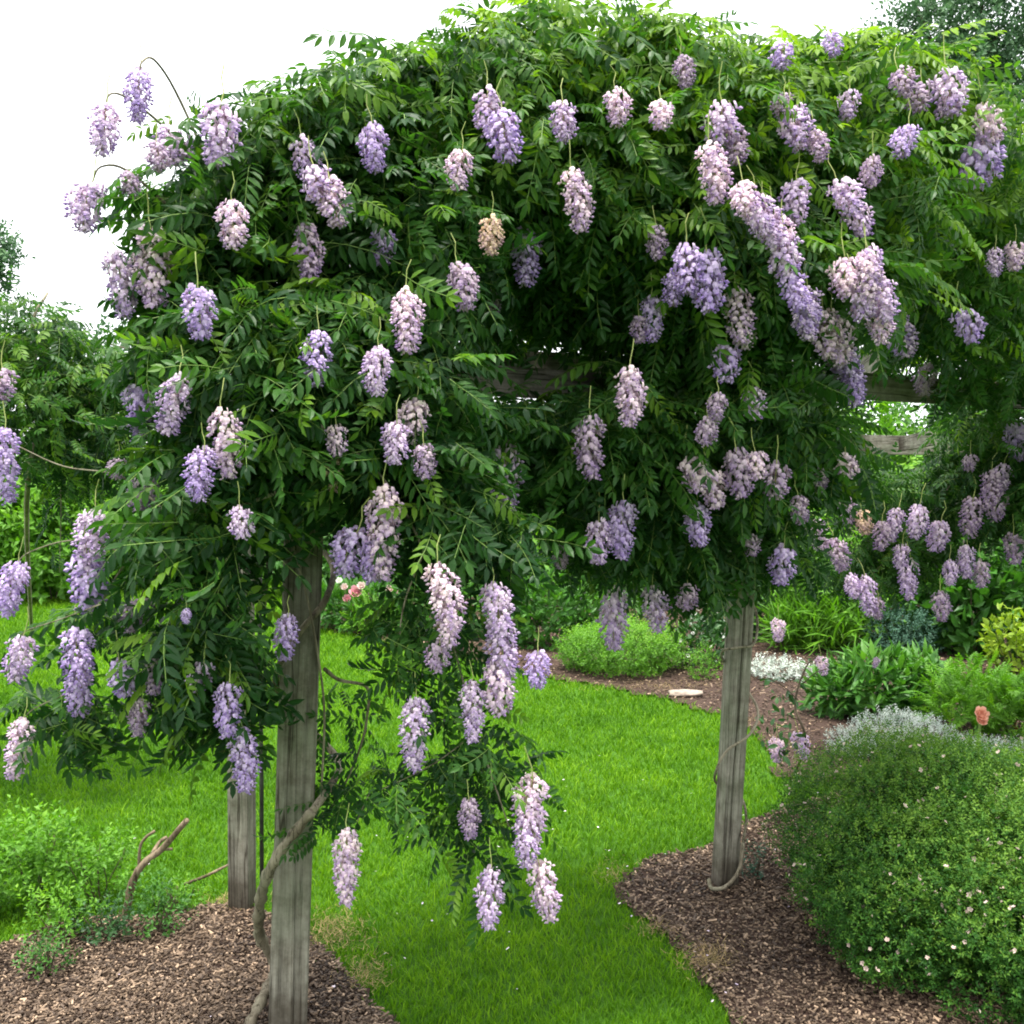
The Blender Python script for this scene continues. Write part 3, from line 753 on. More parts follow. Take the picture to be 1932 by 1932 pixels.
LABELS = {
 'near': ('wisteria_vine', 'lilac flowering wisteria climbing the large near grey post at left, hanging lowest over the lawn', (-0.55, 2.18, 0)),
 'right': ('wisteria_vine', 'lilac flowering wisteria heaped over the middle of the arbour, above the right hand grey post', (0.88, 3.82, 0)),
 'rear': ('wisteria_vine', 'shadier lilac wisteria at the far right end of the arbour, behind the others', (2.3, 5.3, 0)),
 'left': ('wisteria_vine', 'dark green climbing vine at the left edge, standing apart behind the hanging clusters', (-2.5, 5.3, 0)),
}
UP = np.array((0, 0, 1.0))
vine_root = {}
for nm, v in VINES.items():
    name, label, loc = LABELS[nm]
    root = empty(name, loc, label, 'climbing plant', 'wisteria vines on the garden arbour')
    vine_root[nm] = root
    P, Nn, Tn, Kd = [], [], [], []
    for c, r_, kind in v['E']:
        area = 4 * math.pi * ((r_[0] * r_[1]) ** 1.6 / 3 + (r_[0] * r_[2]) ** 1.6 / 3 + (r_[1] * r_[2]) ** 1.6 / 3) ** (1 / 1.6)
        dens = {'near': 390, 'right': 380, 'rear': 230, 'left': 190}[nm] * (0.8 if kind == 'strands' else 1)
        n = max(5, int(area * dens))
        p, nn, rad = ell_points(c, r_, n)
        P.append(p); Nn.append(nn); Tn.append(rad); Kd += [kind == 'strands'] * n
    P = np.concatenate(P); Nn = np.concatenate(Nn); rad = np.concatenate(Tn); Kd = np.array(Kd)
    # leaves part in front of the flower clusters
    px, py, f = proj(P)
    drop = np.zeros(len(P), bool)
    tipP = P + unit(Nn * .55 - UP * .45) * .10
    tx, ty, _ = proj(tipP)
    for rx_, ry_, wx, wy, Yr in RX:
        drop |= (np.abs(px - rx_) < wx * .85 + 14) & (py - ry_ < wy - 4) & (py - ry_ > -wy - 40) & (P[:, 1] < Yr + 0.05)
        drop |= (np.abs(tx - rx_) < wx * .7) & (np.abs(ty - ry_) < wy * .8) & (P[:, 1] < Yr + 0.05)
    drop |= (tx > 508) & (tx < 622) & (ty > 985) & (P[:, 1] < 2.95) & ~Kd
    # keep the foreground post and the view of the beam free
    drop |= (px > 452) & (px < 655) & (py > 950) & (P[:, 1] < 2.95) & ~Kd
    drop |= (px > 400) & (px < 560) & (py > 1400)
    drop |= (px > 930) & (px < 1130) & (py > 655) & (py < 730) & (P[:, 1] < 3.85)
    for qx, qy in ((px, py), (tx, ty)):
        drop |= (qx > 950) & (qx < 1125) & (qy > 650) & (qy < 722) & (P[:, 1] < 3.85)
        drop |= (qx > 1640) & (qx < 1770) & (qy > 690) & (qy < 770) & (P[:, 1] < 5.2)
        drop |= (qx > 1640) & (qx < 1760) & (qy > 790) & (qy < 880) & (P[:, 1] < 5.8)
        drop |= (qx > 1350) & (qx < 1450) & (qy > 1085) & (P[:, 1] < 4.1)
    P, Nn, rad, Kd = P[~drop], Nn[~drop], rad[~drop], Kd[~drop]
    n = len(P)
    rnd = rng.normal(size=(n, 3))
    nrm = unit(Nn * 0.55 + UP * 0.55 + rnd * 0.38)
    tang = unit(rng.normal(size=(n, 3)) * (1, 1, .5) + Nn * 0.55 - UP * 0.45)
    lim = np.where(rng.random(n) < (.35 if nm != 'near' else .08), 1.0, 0.10)
    tang[:, 2] = np.minimum(tang[:, 2], lim)
    M = frames(tang, nrm)
    S = 0.56 + 0.44 * rng.random(n)
    S[Kd] *= 0.75
    if nm in ('rear', 'left'): S *= 1.0
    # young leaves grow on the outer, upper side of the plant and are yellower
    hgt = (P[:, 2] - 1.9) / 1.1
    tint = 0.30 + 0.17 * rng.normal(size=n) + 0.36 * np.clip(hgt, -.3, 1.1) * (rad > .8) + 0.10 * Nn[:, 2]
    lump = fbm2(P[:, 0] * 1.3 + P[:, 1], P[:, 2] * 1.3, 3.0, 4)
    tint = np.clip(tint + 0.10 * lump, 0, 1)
    # the nearest leaves are parts of their own, the rest is joined
    key = P[:, 1] - 0.5 * (rad > .9) + rng.random(n) * .15
    fr = (np.abs(px[~drop] - 966) < 1000)
    order = np.argsort(np.where(fr, key, 99))
    own = order[:280]
    rest = order[280:]
    for i in own:
        k = int(rng.integers(0, len(WLEAF_ME)))
        o = bpy.data.objects.new('leaf', WLEAF_ME[k])
        COL.objects.link(o)
        mw = Matrix([[M[i][a][b] * S[i] for b in range(3)] + [P[i][a] - root.location[a]] for a in range(3)] + [[0, 0, 0, 1]])
        o.parent = root; o.matrix_local = mw
    V, T, Mi, C = scatter(WLEAF, P[rest], M[rest], S[rest], tint[rest])
    link('foliage', tri_mesh('foliage', V, T, [M_WIST, M_RACHIS], C, Mi), root, 'stuff')
    v['n'] = n

for nm, x, y0, y1, w, dx, tone, Y in RACPOS:
    root = vine_root[nm]
    top = at(x - dx / 2, y0, Y); bot = at(x + dx / 2, y1, Y)
    Lw = np.linalg.norm(top - bot); ww = w * Y / FPX
    asp = Lw / ww
    a = min(ASPECTS, key=lambda q: abs(q - asp))
    me = RACEME_ME[(a, random.randrange(4))]
    o = bpy.data.objects.new('flower_raceme', me)
    COL.objects.link(o)
    s = Lw / a
    s = (s * 0.25 + 0.75 * ww) * 1.05
    sz = Lw / a
    tilt = math.atan2((top - bot)[0], (top - bot)[2])
    rot = Matrix.Rotation(tilt, 4, 'Y') @ Matrix.Rotation(random.uniform(-.15, .15), 4, 'X') @ Matrix.Rotation(random.random() * 6.28, 4, 'Z')
    o.parent = root
    o.matrix_local = Matrix.Translation(Vector(top) - root.location) @ rot @ Matrix.Diagonal((s, s, sz, 1))
    c = TONE[tone]; j = random.uniform(.93, 1.07)
    o.color = (c[0] * j, c[1] * j, c[2] * min(1.05, j), 1)
    if tone == 't': o['label'] = 'withered tan flower cluster'

# ------------------------------------------------------------------ the arbour: posts and beams
def post_mesh(w, p0, p1, rot, seed, cracks):
    """square timber from p0 (bottom) to p1 (top) with worn corners and real splits; object space at p0, z along it"""
    H = float(np.linalg.norm(np.asarray(p1) - np.asarray(p0)))
    nz = 70; per = []
    m = 24
    for s in range(4):
        for k in range(m):
            t = k / m
            per.append((s, t))
    V = []; T = []
    for j in range(nz + 1):
        z = H * j / nz
        for (s, t) in per:
            u = (t - .5) * w
            e = 0.06 * w
            d = w / 2 - max(0, abs(u) - (w / 2 - e)) * 0.6
            xy = [(u, -d), (d, u), (-u, d), (-d, -u)][s]
            n_ = mnoise.noise(Vector((xy[0] * 30 + seed, xy[1] * 30, z * 1.2))) * 0.0030 + mnoise.noise(Vector((xy[0] * 90, xy[1] * 90 + seed, z * 2.5))) * 0.0012
            for (cs, cu, z0, z1, dep) in cracks:
                if cs == s and z0 < z < z1:
                    wv = cu + 0.05 * math.sin(z * 5 + seed)
                    g = max(0, 1 - abs(t - wv) / 0.06)
                    n_ -= dep * 1.6 * g * min(1, (z - z0) * 8, (z1 - z) * 8)
            q = np.array(xy); q = q * (1 + n_ / (w / 2))
            V.append((q[0], q[1], z))
    n = len(per)
    for j in range(nz):
        for k in range(n):
            a = j * n + k; b = j * n + (k + 1) % n
            T += [(a, b, b + n), (a, b + n, a + n)]
    for j, flip in ((0, 1), (nz, 0)):
        c = len(V); V.append((0, 0, H * j / nz))
        for k in range(n):
            a = j * n + k; b = j * n + (k + 1) % n
            T.append((b, a, c) if flip else (a, b, c))
    return tri_mesh('post', np.array(V), np.array(T), [M_POST], smooth=True)
arb = empty('arbour', (0.2, 3.4, 0), 'weathered grey timber arbour whose posts and beams carry the flowering wisteria', 'arbour')
def timber(name, me, p0, p1, rot, mat=None):
    z = Vector(np.asarray(p1) - np.asarray(p0)).normalized()
    q = z.to_track_quat('Z', 'Y').to_matrix().to_4x4() if abs(z.z) < .9 else Matrix.Identity(4)
    if abs(z.z) >= .9:
        q = Vector((0, 0, 1)).rotation_difference(z).to_matrix().to_4x4()
    o = bpy.data.objects.new(name, me); COL.objects.link(o)
    o.parent = arb
    o.matrix_local = Matrix.Translation(Vector(p0) - arb.location) @ q @ Matrix.Rotation(rot, 4, 'Z')
    return o
YA, YB, YC = 2.90, 3.72, 3.92
def line(xt, yt, xb, yb, Y, z):
    """the point at height z of the vertical-plane line through two pixels at depth Y"""
    a = at(xt, yt, Y); b = at(xb, yb, Y)
    t = (z - a[2]) / (b[2] - a[2])
    return a + (b - a) * t
for (xt, yt, xb, yb, Y, w, rot, cracks, sd) in (
    (573, 1000, 543, 1920, YA, 0.108, R(12), [(0, .62, .05, .75, .012), (0, .35, .55, .95, .006), (0, .8, .9, 1.5, .006), (1, .5, .3, 1.4, .01), (0, .2, .1, .5, .005)], 1.0),
    (455, 1400, 457, 1700, YB, 0.080, R(-8), [(0, .55, .3, .8, .010), (0, .3, .1, .4, .006)], 5.0),
    (1400, 1090, 1367, 1680, YC, 0.083, R(12), [(0, .45, .2, 1.4, .013), (0, .75, .5, 1.2, .008), (0, .2, .0, .6, .006)], 9.0)):
    p0 = line(xt, yt, xb, yb, Y, 0.0 - .05); p1 = line(xt, yt, xb, yb, Y, 1.84)
    timber('post', post_mesh(w, p0, p1, rot, sd, cracks), p0, p1, rot)
PA = line(573, 1000, 543, 1920, YA, 2.06); PB = line(455, 1400, 457, 1700, YB, 2.06); PC = line(1400, 1090, 1367, 1680, YC, 2.06)
for q in (PA, PB, PC): q[2] -= .16
def beam_mesh(L, w, h, name='beam'):
    V = []; T = []
    nz = max(6, int(L / .12))
    per = []
    for s in range(4):
        for k in range(3):
            t = k / 3
            per.append([(-w/2 + w*t, -h/2), (w/2, -h/2 + h*t), (w/2 - w*t, h/2), (-w/2, h/2 - h*t)][s])
    for j in range(nz + 1):
        for x, y in per:
            n_ = 1 + 0.05 * mnoise.noise(Vector((x * 20, y * 20, j * .6)))
            V.append((x * n_, y * n_, L * j / nz))
    n = len(per)
    for j in range(nz):
        for k in range(n):
            a = j * n + k; b = j * n + (k + 1) % n
            T += [(a, b, b + n), (a, b + n, a + n)]
    for j, fl in ((0, 1), (nz, 0)):
        c = len(V); V.append((0, 0, L * j / nz))
        for k in range(n):
            a = j * n + k; b = j * n + (k + 1) % n
            T.append((b, a, c) if fl else (a, b, c))
    return tri_mesh(name, np.array(V), np.array(T), [M_BEAM], smooth=False)
def beam(p0, p1, w=.05, h=.12, name='beam'):
    p0 = np.asarray(p0, float); p1 = np.asarray(p1, float)
    L = float(np.linalg.norm(p1 - p0))
    z = Vector(p1 - p0).normalized(); x = Vector((0, 0, 1)).cross(z).normalized(); y = z.cross(x)
    m = Matrix(((x.x, y.x, z.x), (x.y, y.y, z.y), (x.z, y.z, z.z))).to_4x4()
    o = bpy.data.objects.new(name, beam_mesh(L, w, h, name)); COL.objects.link(o)
    o.parent = arb
    o.matrix_local = Matrix.Translation(Vector(p0) - arb.location) @ m
    return o
D = at(2040, 757, 5.7)
Cb = at(1380, 712, 4.25)
beam(at(880, 686, 3.80), at(1300, 704, 4.12), .055, .11)
beam(Cb + (-.1, -.06, 0), D, .055, .12)
beam(PA + (-.05, -.12, .03), PB + (.1, .5, .03), .05, .12)
beam(PA + (.0, .1, .06), PC + (-.1, .05, .04), .05, .10)
for k in range(3):
    t = .10 + .2 * k
    a = PA * (1 - t) + PB * t; b = np.array((.8 + .2 * k, 3.3 + .3 * k, 2.2))
    beam(a + (-.15, 0, .12), a + (.42, .12, .12), .035, .08, 'rafter')
beam(at(1690, 640, 5.0) + (0, -.4, .02), at(1690, 690, 5.0) + (0, .6, .0), .10, .16, 'rafter')
# post at the rear right end of the arbour
p0 = line(2013, 700, 2010, 1400, 5.7, -.03)
p1 = line(2013, 700, 2010, 1400, 5.7, 1.95)
timber('post', post_mesh(.1, p0, p1, 0, 3.0, []), p0, p1, R(20))

# ------------------------------------------------------------------ woody vine stems (parts of the vines)
tb = TB()
s1 = spline([at(590, 1530, 2.756), at(560, 1565, 2.769), at(520, 1622, 2.769), at(497, 1672, 2.808), at(489, 1720, 2.860), at(491, 1768, 2.964), at(520, 1820, 3.029),
             at(512, 1850, 3.003), at(497, 1880, 2.912), at(470, 1935, 2.860), at(440, 2020, 2.834), at(420, 2290, 2.860)], 6)
tb.knotty(s1, [0.0122 + 0.0034 * min(1, i / 14) for i in range(len(s1))])
tb.build('trunk', [M_BARK], vine_root['near'])
tb = TB()
s2 = spline([at(590, 1530, 2.756), at(625, 1480, 2.860), at(640, 1440, 3.068), at(600, 1390, 3.094), at(545, 1340, 3.055), at(520, 1280, 2.860), at(560, 1200, 2.782), at(615, 1130, 2.834), at(625, 1060, 3.042), at(560, 1000, 3.068),
             at(520, 930, 2.860), at(560, 860, 2.808), at(610, 800, 2.990), at(600, 720, 3.250)], 6)
tb.tube(s2, [0.0115 - 0.004 * i / len(s2) for i in range(len(s2))], 8, 0, 0.07)
s = spline([at(545, 1000, 2.795), at(580, 1130, 2.769), at(602, 1250, 2.795), at(612, 1350, 2.821), at(606, 1500, 2.821)], 5); tb.tube(s, 0.0036, 6)
s = spline([at(520, 960, 2.808), at(506, 1060, 2.808), at(498, 1150, 2.821)], 5); tb.tube(s, 0.0065, 6)
for pts, r0 in (([(612, 1262, 2.86), (640, 1283, 2.9), (692, 1296, 2.95), (694, 1340, 2.95), (680, 1410, 2.95), (640, 1500, 2.9), (600, 1555, 2.83)], .006),
                ([(480, 620, 2.8), (520, 500, 2.9), (590, 430, 2.95), (640, 330, 2.95)], .008),
                ([(600, 760, 2.9), (560, 560, 2.9), (500, 420, 2.8), (400, 330, 2.7), (300, 250, 2.7)], .007),
                ([(600, 760, 2.9), (700, 500, 2.9), (800, 350, 3.0), (760, 170, 3.0)], .008),
                ([(560, 860, 2.4), (420, 800, 2.5), (300, 680, 2.6), (210, 650, 2.7)], .006),
                ([(520, 930, 2.4), (400, 980, 2.45), (300, 1060, 2.5), (265, 1130, 2.5)], .005),
                ([(440, 920, 2.45), (330, 990, 2.4), (240, 1060, 2.45), (190, 1140, 2.5)], .0042),
                ([(600, 800, 2.4), (720, 900, 2.5), (800, 1040, 2.5), (850, 1200, 2.5), (900, 1380, 2.5), (940, 1500, 2.5), (960, 1560, 2.5)], .004),
                ([(800, 1040, 2.5), (760, 1150, 2.5), (750, 1280, 2.5)], .003), ([(900, 1380, 2.5), (820, 1440, 2.5), (720, 1490, 2.5)], .0025),
                ([(670, 1640, 2.5), (672, 1560, 2.5), (700, 1490, 2.5)], .0018), ([(330, 980, 2.4), (230, 900, 2.45), (120, 880, 2.5), (30, 840, 2.5)], .003),
                ([(280, 1060, 2.4), (150, 1020, 2.45), (60, 1040, 2.5), (25, 1068, 2.5)], .0025), ([(190, 1140, 2.4), (110, 1170, 2.45), (50, 1190, 2.5), (38, 1208, 2.5)], .002),
                ([(150, 1300, 2.5), (100, 1320, 2.5), (60, 1340, 2.5), (40, 1362, 2.5)], .002), ([(390, 330, 2.7), (310, 240, 2.6), (240, 185, 2.5), (207, 178, 2.45), (198, 207, 2.44)], .0042),
                ([(390, 300, 2.7), (330, 170, 2.6), (290, 112, 2.5), (267, 118, 2.44), (265, 138, 2.44)], .0042), ([(330, 400, 2.6), (240, 322, 2.5), (190, 315, 2.45), (173, 347, 2.44)], .0042)):
    s = spline([at(*p) for p in pts], 5)
    tb.tube(s, [r0 * (1 - .6 * i / len(s)) for i in range(len(s))], 6, 0, .08)
tb.build('branch', [M_BARK], vine_root['near'])

tb = TB()
s3 = spline([at(1402, 1590, 3.86), at(1395, 1640, 3.84), at(1370, 1672, 3.83), at(1343, 1676, 3.83), at(1338, 1660, 3.86), at(1345, 1690, 3.92)], 6); tb.tube(s3, .0075, 7, 0, .08)
s = spline([at(1402, 1590, 3.86), at(1408, 1540, 3.9), at(1395, 1500, 4.02), at(1352, 1478, 3.98), at(1352, 1452, 3.86), at(1372, 1416, 3.83), at(1415, 1385, 3.84),
            at(1430, 1340, 3.95), at(1400, 1290, 4.0), at(1366, 1250, 3.95), at(1364, 1228, 3.86), at(1392, 1222, 3.83), at(1424, 1212, 3.88), at(1425, 1150, 3.98), at(1380, 1090, 4.0), at(1372, 1020, 3.9), at(1400, 900, 3.8), at(1380, 760, 3.8)], 5)
tb.tube(s, .0052, 7, 0, .08)
tb.build('trunk', [M_BARK], vine_root['right'])
tb = TB()
for pts, r0 in (([(1380, 760, 3.8), (1300, 600, 3.5), (1180, 420, 3.4), (1040, 200, 3.3), (1030, 40, 3.3)], .009), ([(1380, 760, 3.8), (1480, 560, 3.5), (1600, 350, 3.6), (1700, 200, 3.8)], .009),
                ([(1300, 600, 3.5), (1320, 400, 3.4), (1260, 200, 3.4), (1270, 110, 3.4)], .006), ([(1380, 760, 3.8), (1200, 760, 3.6), (1050, 800, 3.5), (960, 850, 3.2)], .005),
                ([(1400, 1000, 3.8), (1250, 1020, 3.6), (1165, 1120, 3.55)], .003), ([(1300, 1020, 3.7), (1245, 1060, 3.6), (1235, 1112, 3.6)], .002)):
    s = spline([at(*p) for p in pts], 5); tb.tube(s, [r0 * (1 - .6 * i / len(s)) for i in range(len(s))], 6, 0, .08)
tb.build('branch', [M_BARK], vine_root['right'])
tb = TB()
for pts, r0 in (([(2003, 1330, 5.6), (2000, 1000, 5.6), (1960, 760, 5.6), (1850, 560, 4.8), (1760, 350, 4.2)], .012), ([(1900, 760, 5.6), (1760, 960, 5.5), (1640, 1090, 5.4)], .004),
                ([(1960, 800, 5.6), (1840, 1020, 5.5), (1776, 1122, 5.4)], .003)):
    s = spline([at(*p) for p in pts], 5); tb.tube(s, [r0 * (1 - .6 * i / len(s)) for i in range(len(s))], 6, 0, .08)
tb.build('branch', [M_BARK], vine_root['rear'])
tb = TB()
g = gnd(60, 1195)
for pts, r0 in (([(g[0], g[1], 0), tuple(at(50, 950, 5.3)), tuple(at(80, 780, 5.2)), tuple(at(60, 620, 5.2)), tuple(at(90, 552, 5.3))], .016), ([tuple(at(80, 780, 5.2)), tuple(at(170, 760, 5.1)), tuple(at(230, 690, 5.1))], .006),
                ([tuple(at(110, 800, 5.2)), tuple(at(115, 950, 5.2)), tuple(at(112, 1080, 5.2))], .004)):
    s = spline(pts, 5); tb.tube(s, [r0 * (1 - .6 * i / len(s)) for i in range(len(s))], 6, 0, .08)
tb.build('branch', [M_BARK], vine_root['left'])

# dark metal rod between the posts
M_ROD = plain('dark_rod', (0.025, 0.028, 0.022), 0.5, 0.3)
tb = TB(); b = gnd(494, 1760); s = [b + (0, 0, -.02), (b + at(490, 1180, b[1])) / 2 + (.003, 0, 0), at(490, 1180, b[1]), at(492, 900, b[1])]
tb.tube(s, .0075, 8)
o = tb.build('support_rod', [M_ROD]); tag(o, 'thin dark upright rod standing between the two left posts', 'rod')

# ------------------------------------------------------------------ shrubs, flowers and trees
LM = {
 'lime': leaf_material('lime_leaf', (0.045, 0.13, 0.008), (0.09, 0.24, 0.012), (0.17, 0.34, 0.02), .35, .55, 0),
 'green': leaf_material('green_leaf', (0.018, 0.075, 0.010), (0.045, 0.15, 0.016), (0.10, 0.24, 0.03), .3, .5, 0),
 'dark': leaf_material('dark_leaf', (0.010, 0.04, 0.010), (0.025, 0.085, 0.018), (0.06, 0.15, 0.03), .25, .5, 0),
 'blue': leaf_material('blue_leaf', (0.02, 0.07, 0.04), (0.05, 0.13, 0.08), (0.11, 0.2, 0.14), .25, .6, 0, tcol=(1, 1.2, .9)),
 'silver': leaf_material('silver_leaf', (0.26, 0.32, 0.28), (0.50, 0.56, 0.50), (0.72, 0.76, 0.70), .2, .7, 0, tcol=(1, 1, .9)),
 'spirea': leaf_material('small_bush_leaf', (0.009, 0.040, 0.006), (0.030, 0.105, 0.011), (0.13, 0.24, 0.028), .28, .6, 0, .2),
 'yellow': leaf_material('yellow_leaf', (0.08, 0.15, 0.008), (0.18, 0.28, 0.015), (0.30, 0.38, 0.03), .35, .6, 0),
 'far': leaf_material('far_tree_leaf', (0.035, 0.085, 0.040), (0.07, 0.145, 0.065), (0.12, 0.22, 0.09), .3, .7, 0, tcol=(1, 1.2, .9)),  # slight distance haze put into the leaf colour as a bluish cast
 'rust': leaf_material('rust_leaf', (0.10, 0.03, 0.012), (0.17, 0.07, 0.02), (0.2, 0.16, 0.04), .3, .6, 0),
}
SHAPES = {
 'oval': [simple_leaf(1, .5), simple_leaf(1, .42, .3, .4), simple_leaf(.9, .55, .15, .1)],
 'tiny': [simple_leaf(1, .5, .3, .2, False), simple_leaf(1, .6, .2, .3, False)],
 'sprig': [sprig(1), sprig(2), sprig(3, 8), sprig(4, 6)],
 'lance': [simple_leaf(1, .24, .3, .3), simple_leaf(1, .2, .3, .5), simple_leaf(1, .28, .2, .15)],
 'strap': [strap(1, .06), strap(1, .05)],
 'fern': [compound(30 + k, pairs=8, L=1.0, ll=.26, lw=.09, bend=.3, spread=60) for k in range(4)],
}
SHAPES['fern'] = [(V, T, np.zeros_like(Mi), C) for V, T, Mi, C in SHAPES['fern']]
def blossom(r0=0.5, petals=5, seed=0, layers=1, cup=.5):
    r = random.Random(seed); V = []; T = []; C = []
    for l in range(layers):
        for k in range(petals):
            a = 2 * math.pi * (k + .5 * l) / petals + r.uniform(-.15, .15)
            rr = r0 * (1 - .25 * l); w = rr * 1.0
            d = np.array((math.cos(a), math.sin(a), 0)); s = np.array((-d[1], d[0], 0)); up = np.array((0, 0, 1.0))
            cu = cup + .35 * l
            o = len(V)
            V += [up * .02 * l, d * rr * .55 + s * w * .42 + up * rr * .3 * cu, d * rr * .55 - s * w * .42 + up * rr * .3 * cu,
                  d * rr * (1 - .5 * cu * .6) + up * rr * cu * .9 + s * w * .2, d * rr * (1 - .5 * cu * .6) + up * rr * cu * .9 - s * w * .2]
            T += [(o, o + 2, o + 1), (o + 1, o + 2, o + 4), (o + 1, o + 4, o + 3)]
            C += [.3 + .12 * l] + [.55 + r.uniform(-.15, .15)] * 2 + [.8, .8]
    return np.array(V), np.array(T), np.zeros(len(T), int), np.array(C)
M_PINKW = petal_material('pale_pink_petal', (0.45, 0.26, 0.24), (0.85, 0.74, 0.68))
M_WHITE = petal_material('white_petal', (0.5, 0.52, 0.42), (0.85, 0.85, 0.80))
M_PEONY = petal_material('peony_petal', (0.45, 0.04, 0.10), (0.85, 0.50, 0.55))
M_PEACH = petal_material('peach_petal', (0.65, 0.20, 0.12), (0.88, 0.55, 0.40))
M_TAN = petal_material('seed_head', (0.16, 0.11, 0.04), (0.4, 0.34, 0.18))
M_BUSHFL = petal_material('bush_petal', (0.30, 0.20, 0.15), (0.70, 0.56, 0.50))
TINYFL = [blossom(.5, 5, k, 1, .4) for k in range(3)]

def shrub(name, label, cat, ells, leaf, mat, dens, size, base=None, upb=.5, outb=.6, shell=.7, rough=.12, flowers=None, group=None, stem=True, cut=True, topt=.0):
    """ells: list of (centre, radii) in metres"""
    c0 = ells[0][0]
    if base is None: base = (c0[0], c0[1], 0)
    root = empty(name, base, label, cat, group)
    P, Nn, Rd = [], [], []
    for c, r_ in ells:
        c = np.asarray(c, float); r_ = np.asarray(r_, float)
        area = 4 * math.pi * ((r_[0] * r_[1]) ** 1.6 / 3 + (r_[0] * r_[2]) ** 1.6 / 3 + (r_[1] * r_[2]) ** 1.6 / 3) ** (1 / 1.6)
        p, nn, rad = ell_points(c, r_, int(area * dens), shell, rough)
        P.append(p); Nn.append(nn); Rd.append(rad)
    P = np.concatenate(P); Nn = np.concatenate(Nn); Rd = np.concatenate(Rd)
    ok = P[:, 2] > 0.01
    P, Nn, Rd = P[ok], Nn[ok], Rd[ok]
    n = len(P)
    f = unit(Nn * outb + UP * upb + rng.normal(size=(n, 3)) * .5)
    nr = unit(Nn * .4 + UP * .7 + rng.normal(size=(n, 3)) * .45)
    M = frames(f, nr)
    S = size * (.7 + .6 * rng.random(n))
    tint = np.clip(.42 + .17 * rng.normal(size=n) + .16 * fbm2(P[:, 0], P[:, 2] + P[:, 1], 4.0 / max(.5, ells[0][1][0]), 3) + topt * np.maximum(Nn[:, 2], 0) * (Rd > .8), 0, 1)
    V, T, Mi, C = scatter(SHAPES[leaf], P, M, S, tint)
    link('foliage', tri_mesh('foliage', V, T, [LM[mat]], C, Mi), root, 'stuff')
    if stem:
        tb = TB()
        for k in range(9):
            c, r_ = ells[k % len(ells)]
            a = random.random() * 6.28; q = random.uniform(.3, .8)
            e = np.array((c[0] + math.cos(a) * r_[0] * q, c[1] + math.sin(a) * r_[1] * q, max(.05, c[2] + r_[2] * .5)))
            b = np.array((c[0] * .9 + e[0] * .1, c[1] * .9 + e[1] * .1, 0))
            rr = max(.003, .012 * r_[2])
            tb.tube(spline([b, (b + e) / 2 + rng.normal(0, .05 * r_[0], 3), e], 3), [rr * (1 - .09 * i) for i in range(7)], 5)
        tb.build('stems', [M_TWIG], root, kind='stuff')
    if flowers:
        cnt, sz, fm = flowers
        cand = np.nonzero((Rd > .9) & (Nn[:, 2] > -.35))[0]
        w_ = np.clip(.25 + fbm2(P[cand, 0], P[cand, 2] + P[cand, 1], 6., 9), .02, 2) ** 1.5
        ix = rng.choice(cand, min(cnt, len(cand)), replace=False, p=w_ / w_.sum())
        Pf = P[ix] + Nn[ix] * size * .5
        Mf = frames(unit(rng.normal(size=(len(ix), 3))), unit(Nn[ix] + UP * .5 + rng.normal(size=(len(ix), 3)) * .3))
        V, T, Mi, C = scatter(TINYFL, Pf, Mf, sz * (.6 + .7 * rng.random(len(ix))), rng.random(len(ix)) * .3)
        link('flowers', tri_mesh('flowers', V, T, [fm], C, Mi), root, 'stuff')
    return root
def pe(px, py, rx, ry, Y, dr):
    return (at(px, py, Y), (rx * Y / FPX, dr, ry * Y / FPX))
def sit(px, ytop, ybase, hw):
    """a mound whose foot is seen at (px, ybase): centre on the ground behind it"""
    g = gnd(px, ybase); w = hw * g[1] / FPX; Y = g[1] + w * .8
    top = at(px, ytop, Y)[2]
    return ((at(px, ybase, Y)[0], Y, top * .45), (w, w * .85, max(.06, top * .55)))

# big bush at the right front
big = [((1.70, 3.62, .27), (.66, .70, .36)), ((1.33, 3.36, .22), (.33, .36, .27)), ((1.85, 3.15, .25), (.55, .46, .31)), ((1.50, 3.92, .28), (.44, .42, .32)), ((2.2, 3.6, .28), (.6, .8, .34)),
       ((1.50, 3.06, .16), (.27, .24, .20)), ((1.62, 3.3, .30), (.26, .26, .26)), ((1.42, 3.66, .36), (.20, .24, .22)), ((1.95, 3.5, .30), (.28, .28, .26)), ((1.21, 3.20, .18), (.18, .2, .18)),
       ((1.78, 2.98, .16), (.22, .2, .2)), ((1.5, 3.18, .26), (.18, .18, .18)), ((1.65, 3.75, .45), (.24, .24, .20))]
shrub('flowering_bush', 'large rounded bush with tiny leaves and pale pink flowers in the right foreground', 'bush', big, 'sprig', 'spirea', 2700, .043, upb=.5, rough=.11, shell=.80, flowers=(800, .016, M_BUSHFL), topt=.30)

# silver mounds
shrub('silver_plant', 'silvery white artemisia spreading just behind the large flowering bush', 'plant',
      [sit(1700, 1350, 1440, 105), sit(1610, 1378, 1440, 50), sit(1850, 1402, 1460, 95), sit(1950, 1415, 1465, 80)], 'sprig', 'silver', 1900, .045, upb=.9)
shrub('silver_plant', 'small low silvery plant on the mulch just right of the far post', 'plant', [sit(1462, 1246, 1292, 52), sit(1520, 1262, 1290, 30)], 'sprig', 'silver', 900, .07, upb=.9)
shrub('silver_plant', 'little grey green plant at the foot of the right post', 'plant', [sit(1425, 1600, 1672, 24)], 'sprig', 'blue', 900, .05, upb=.9)

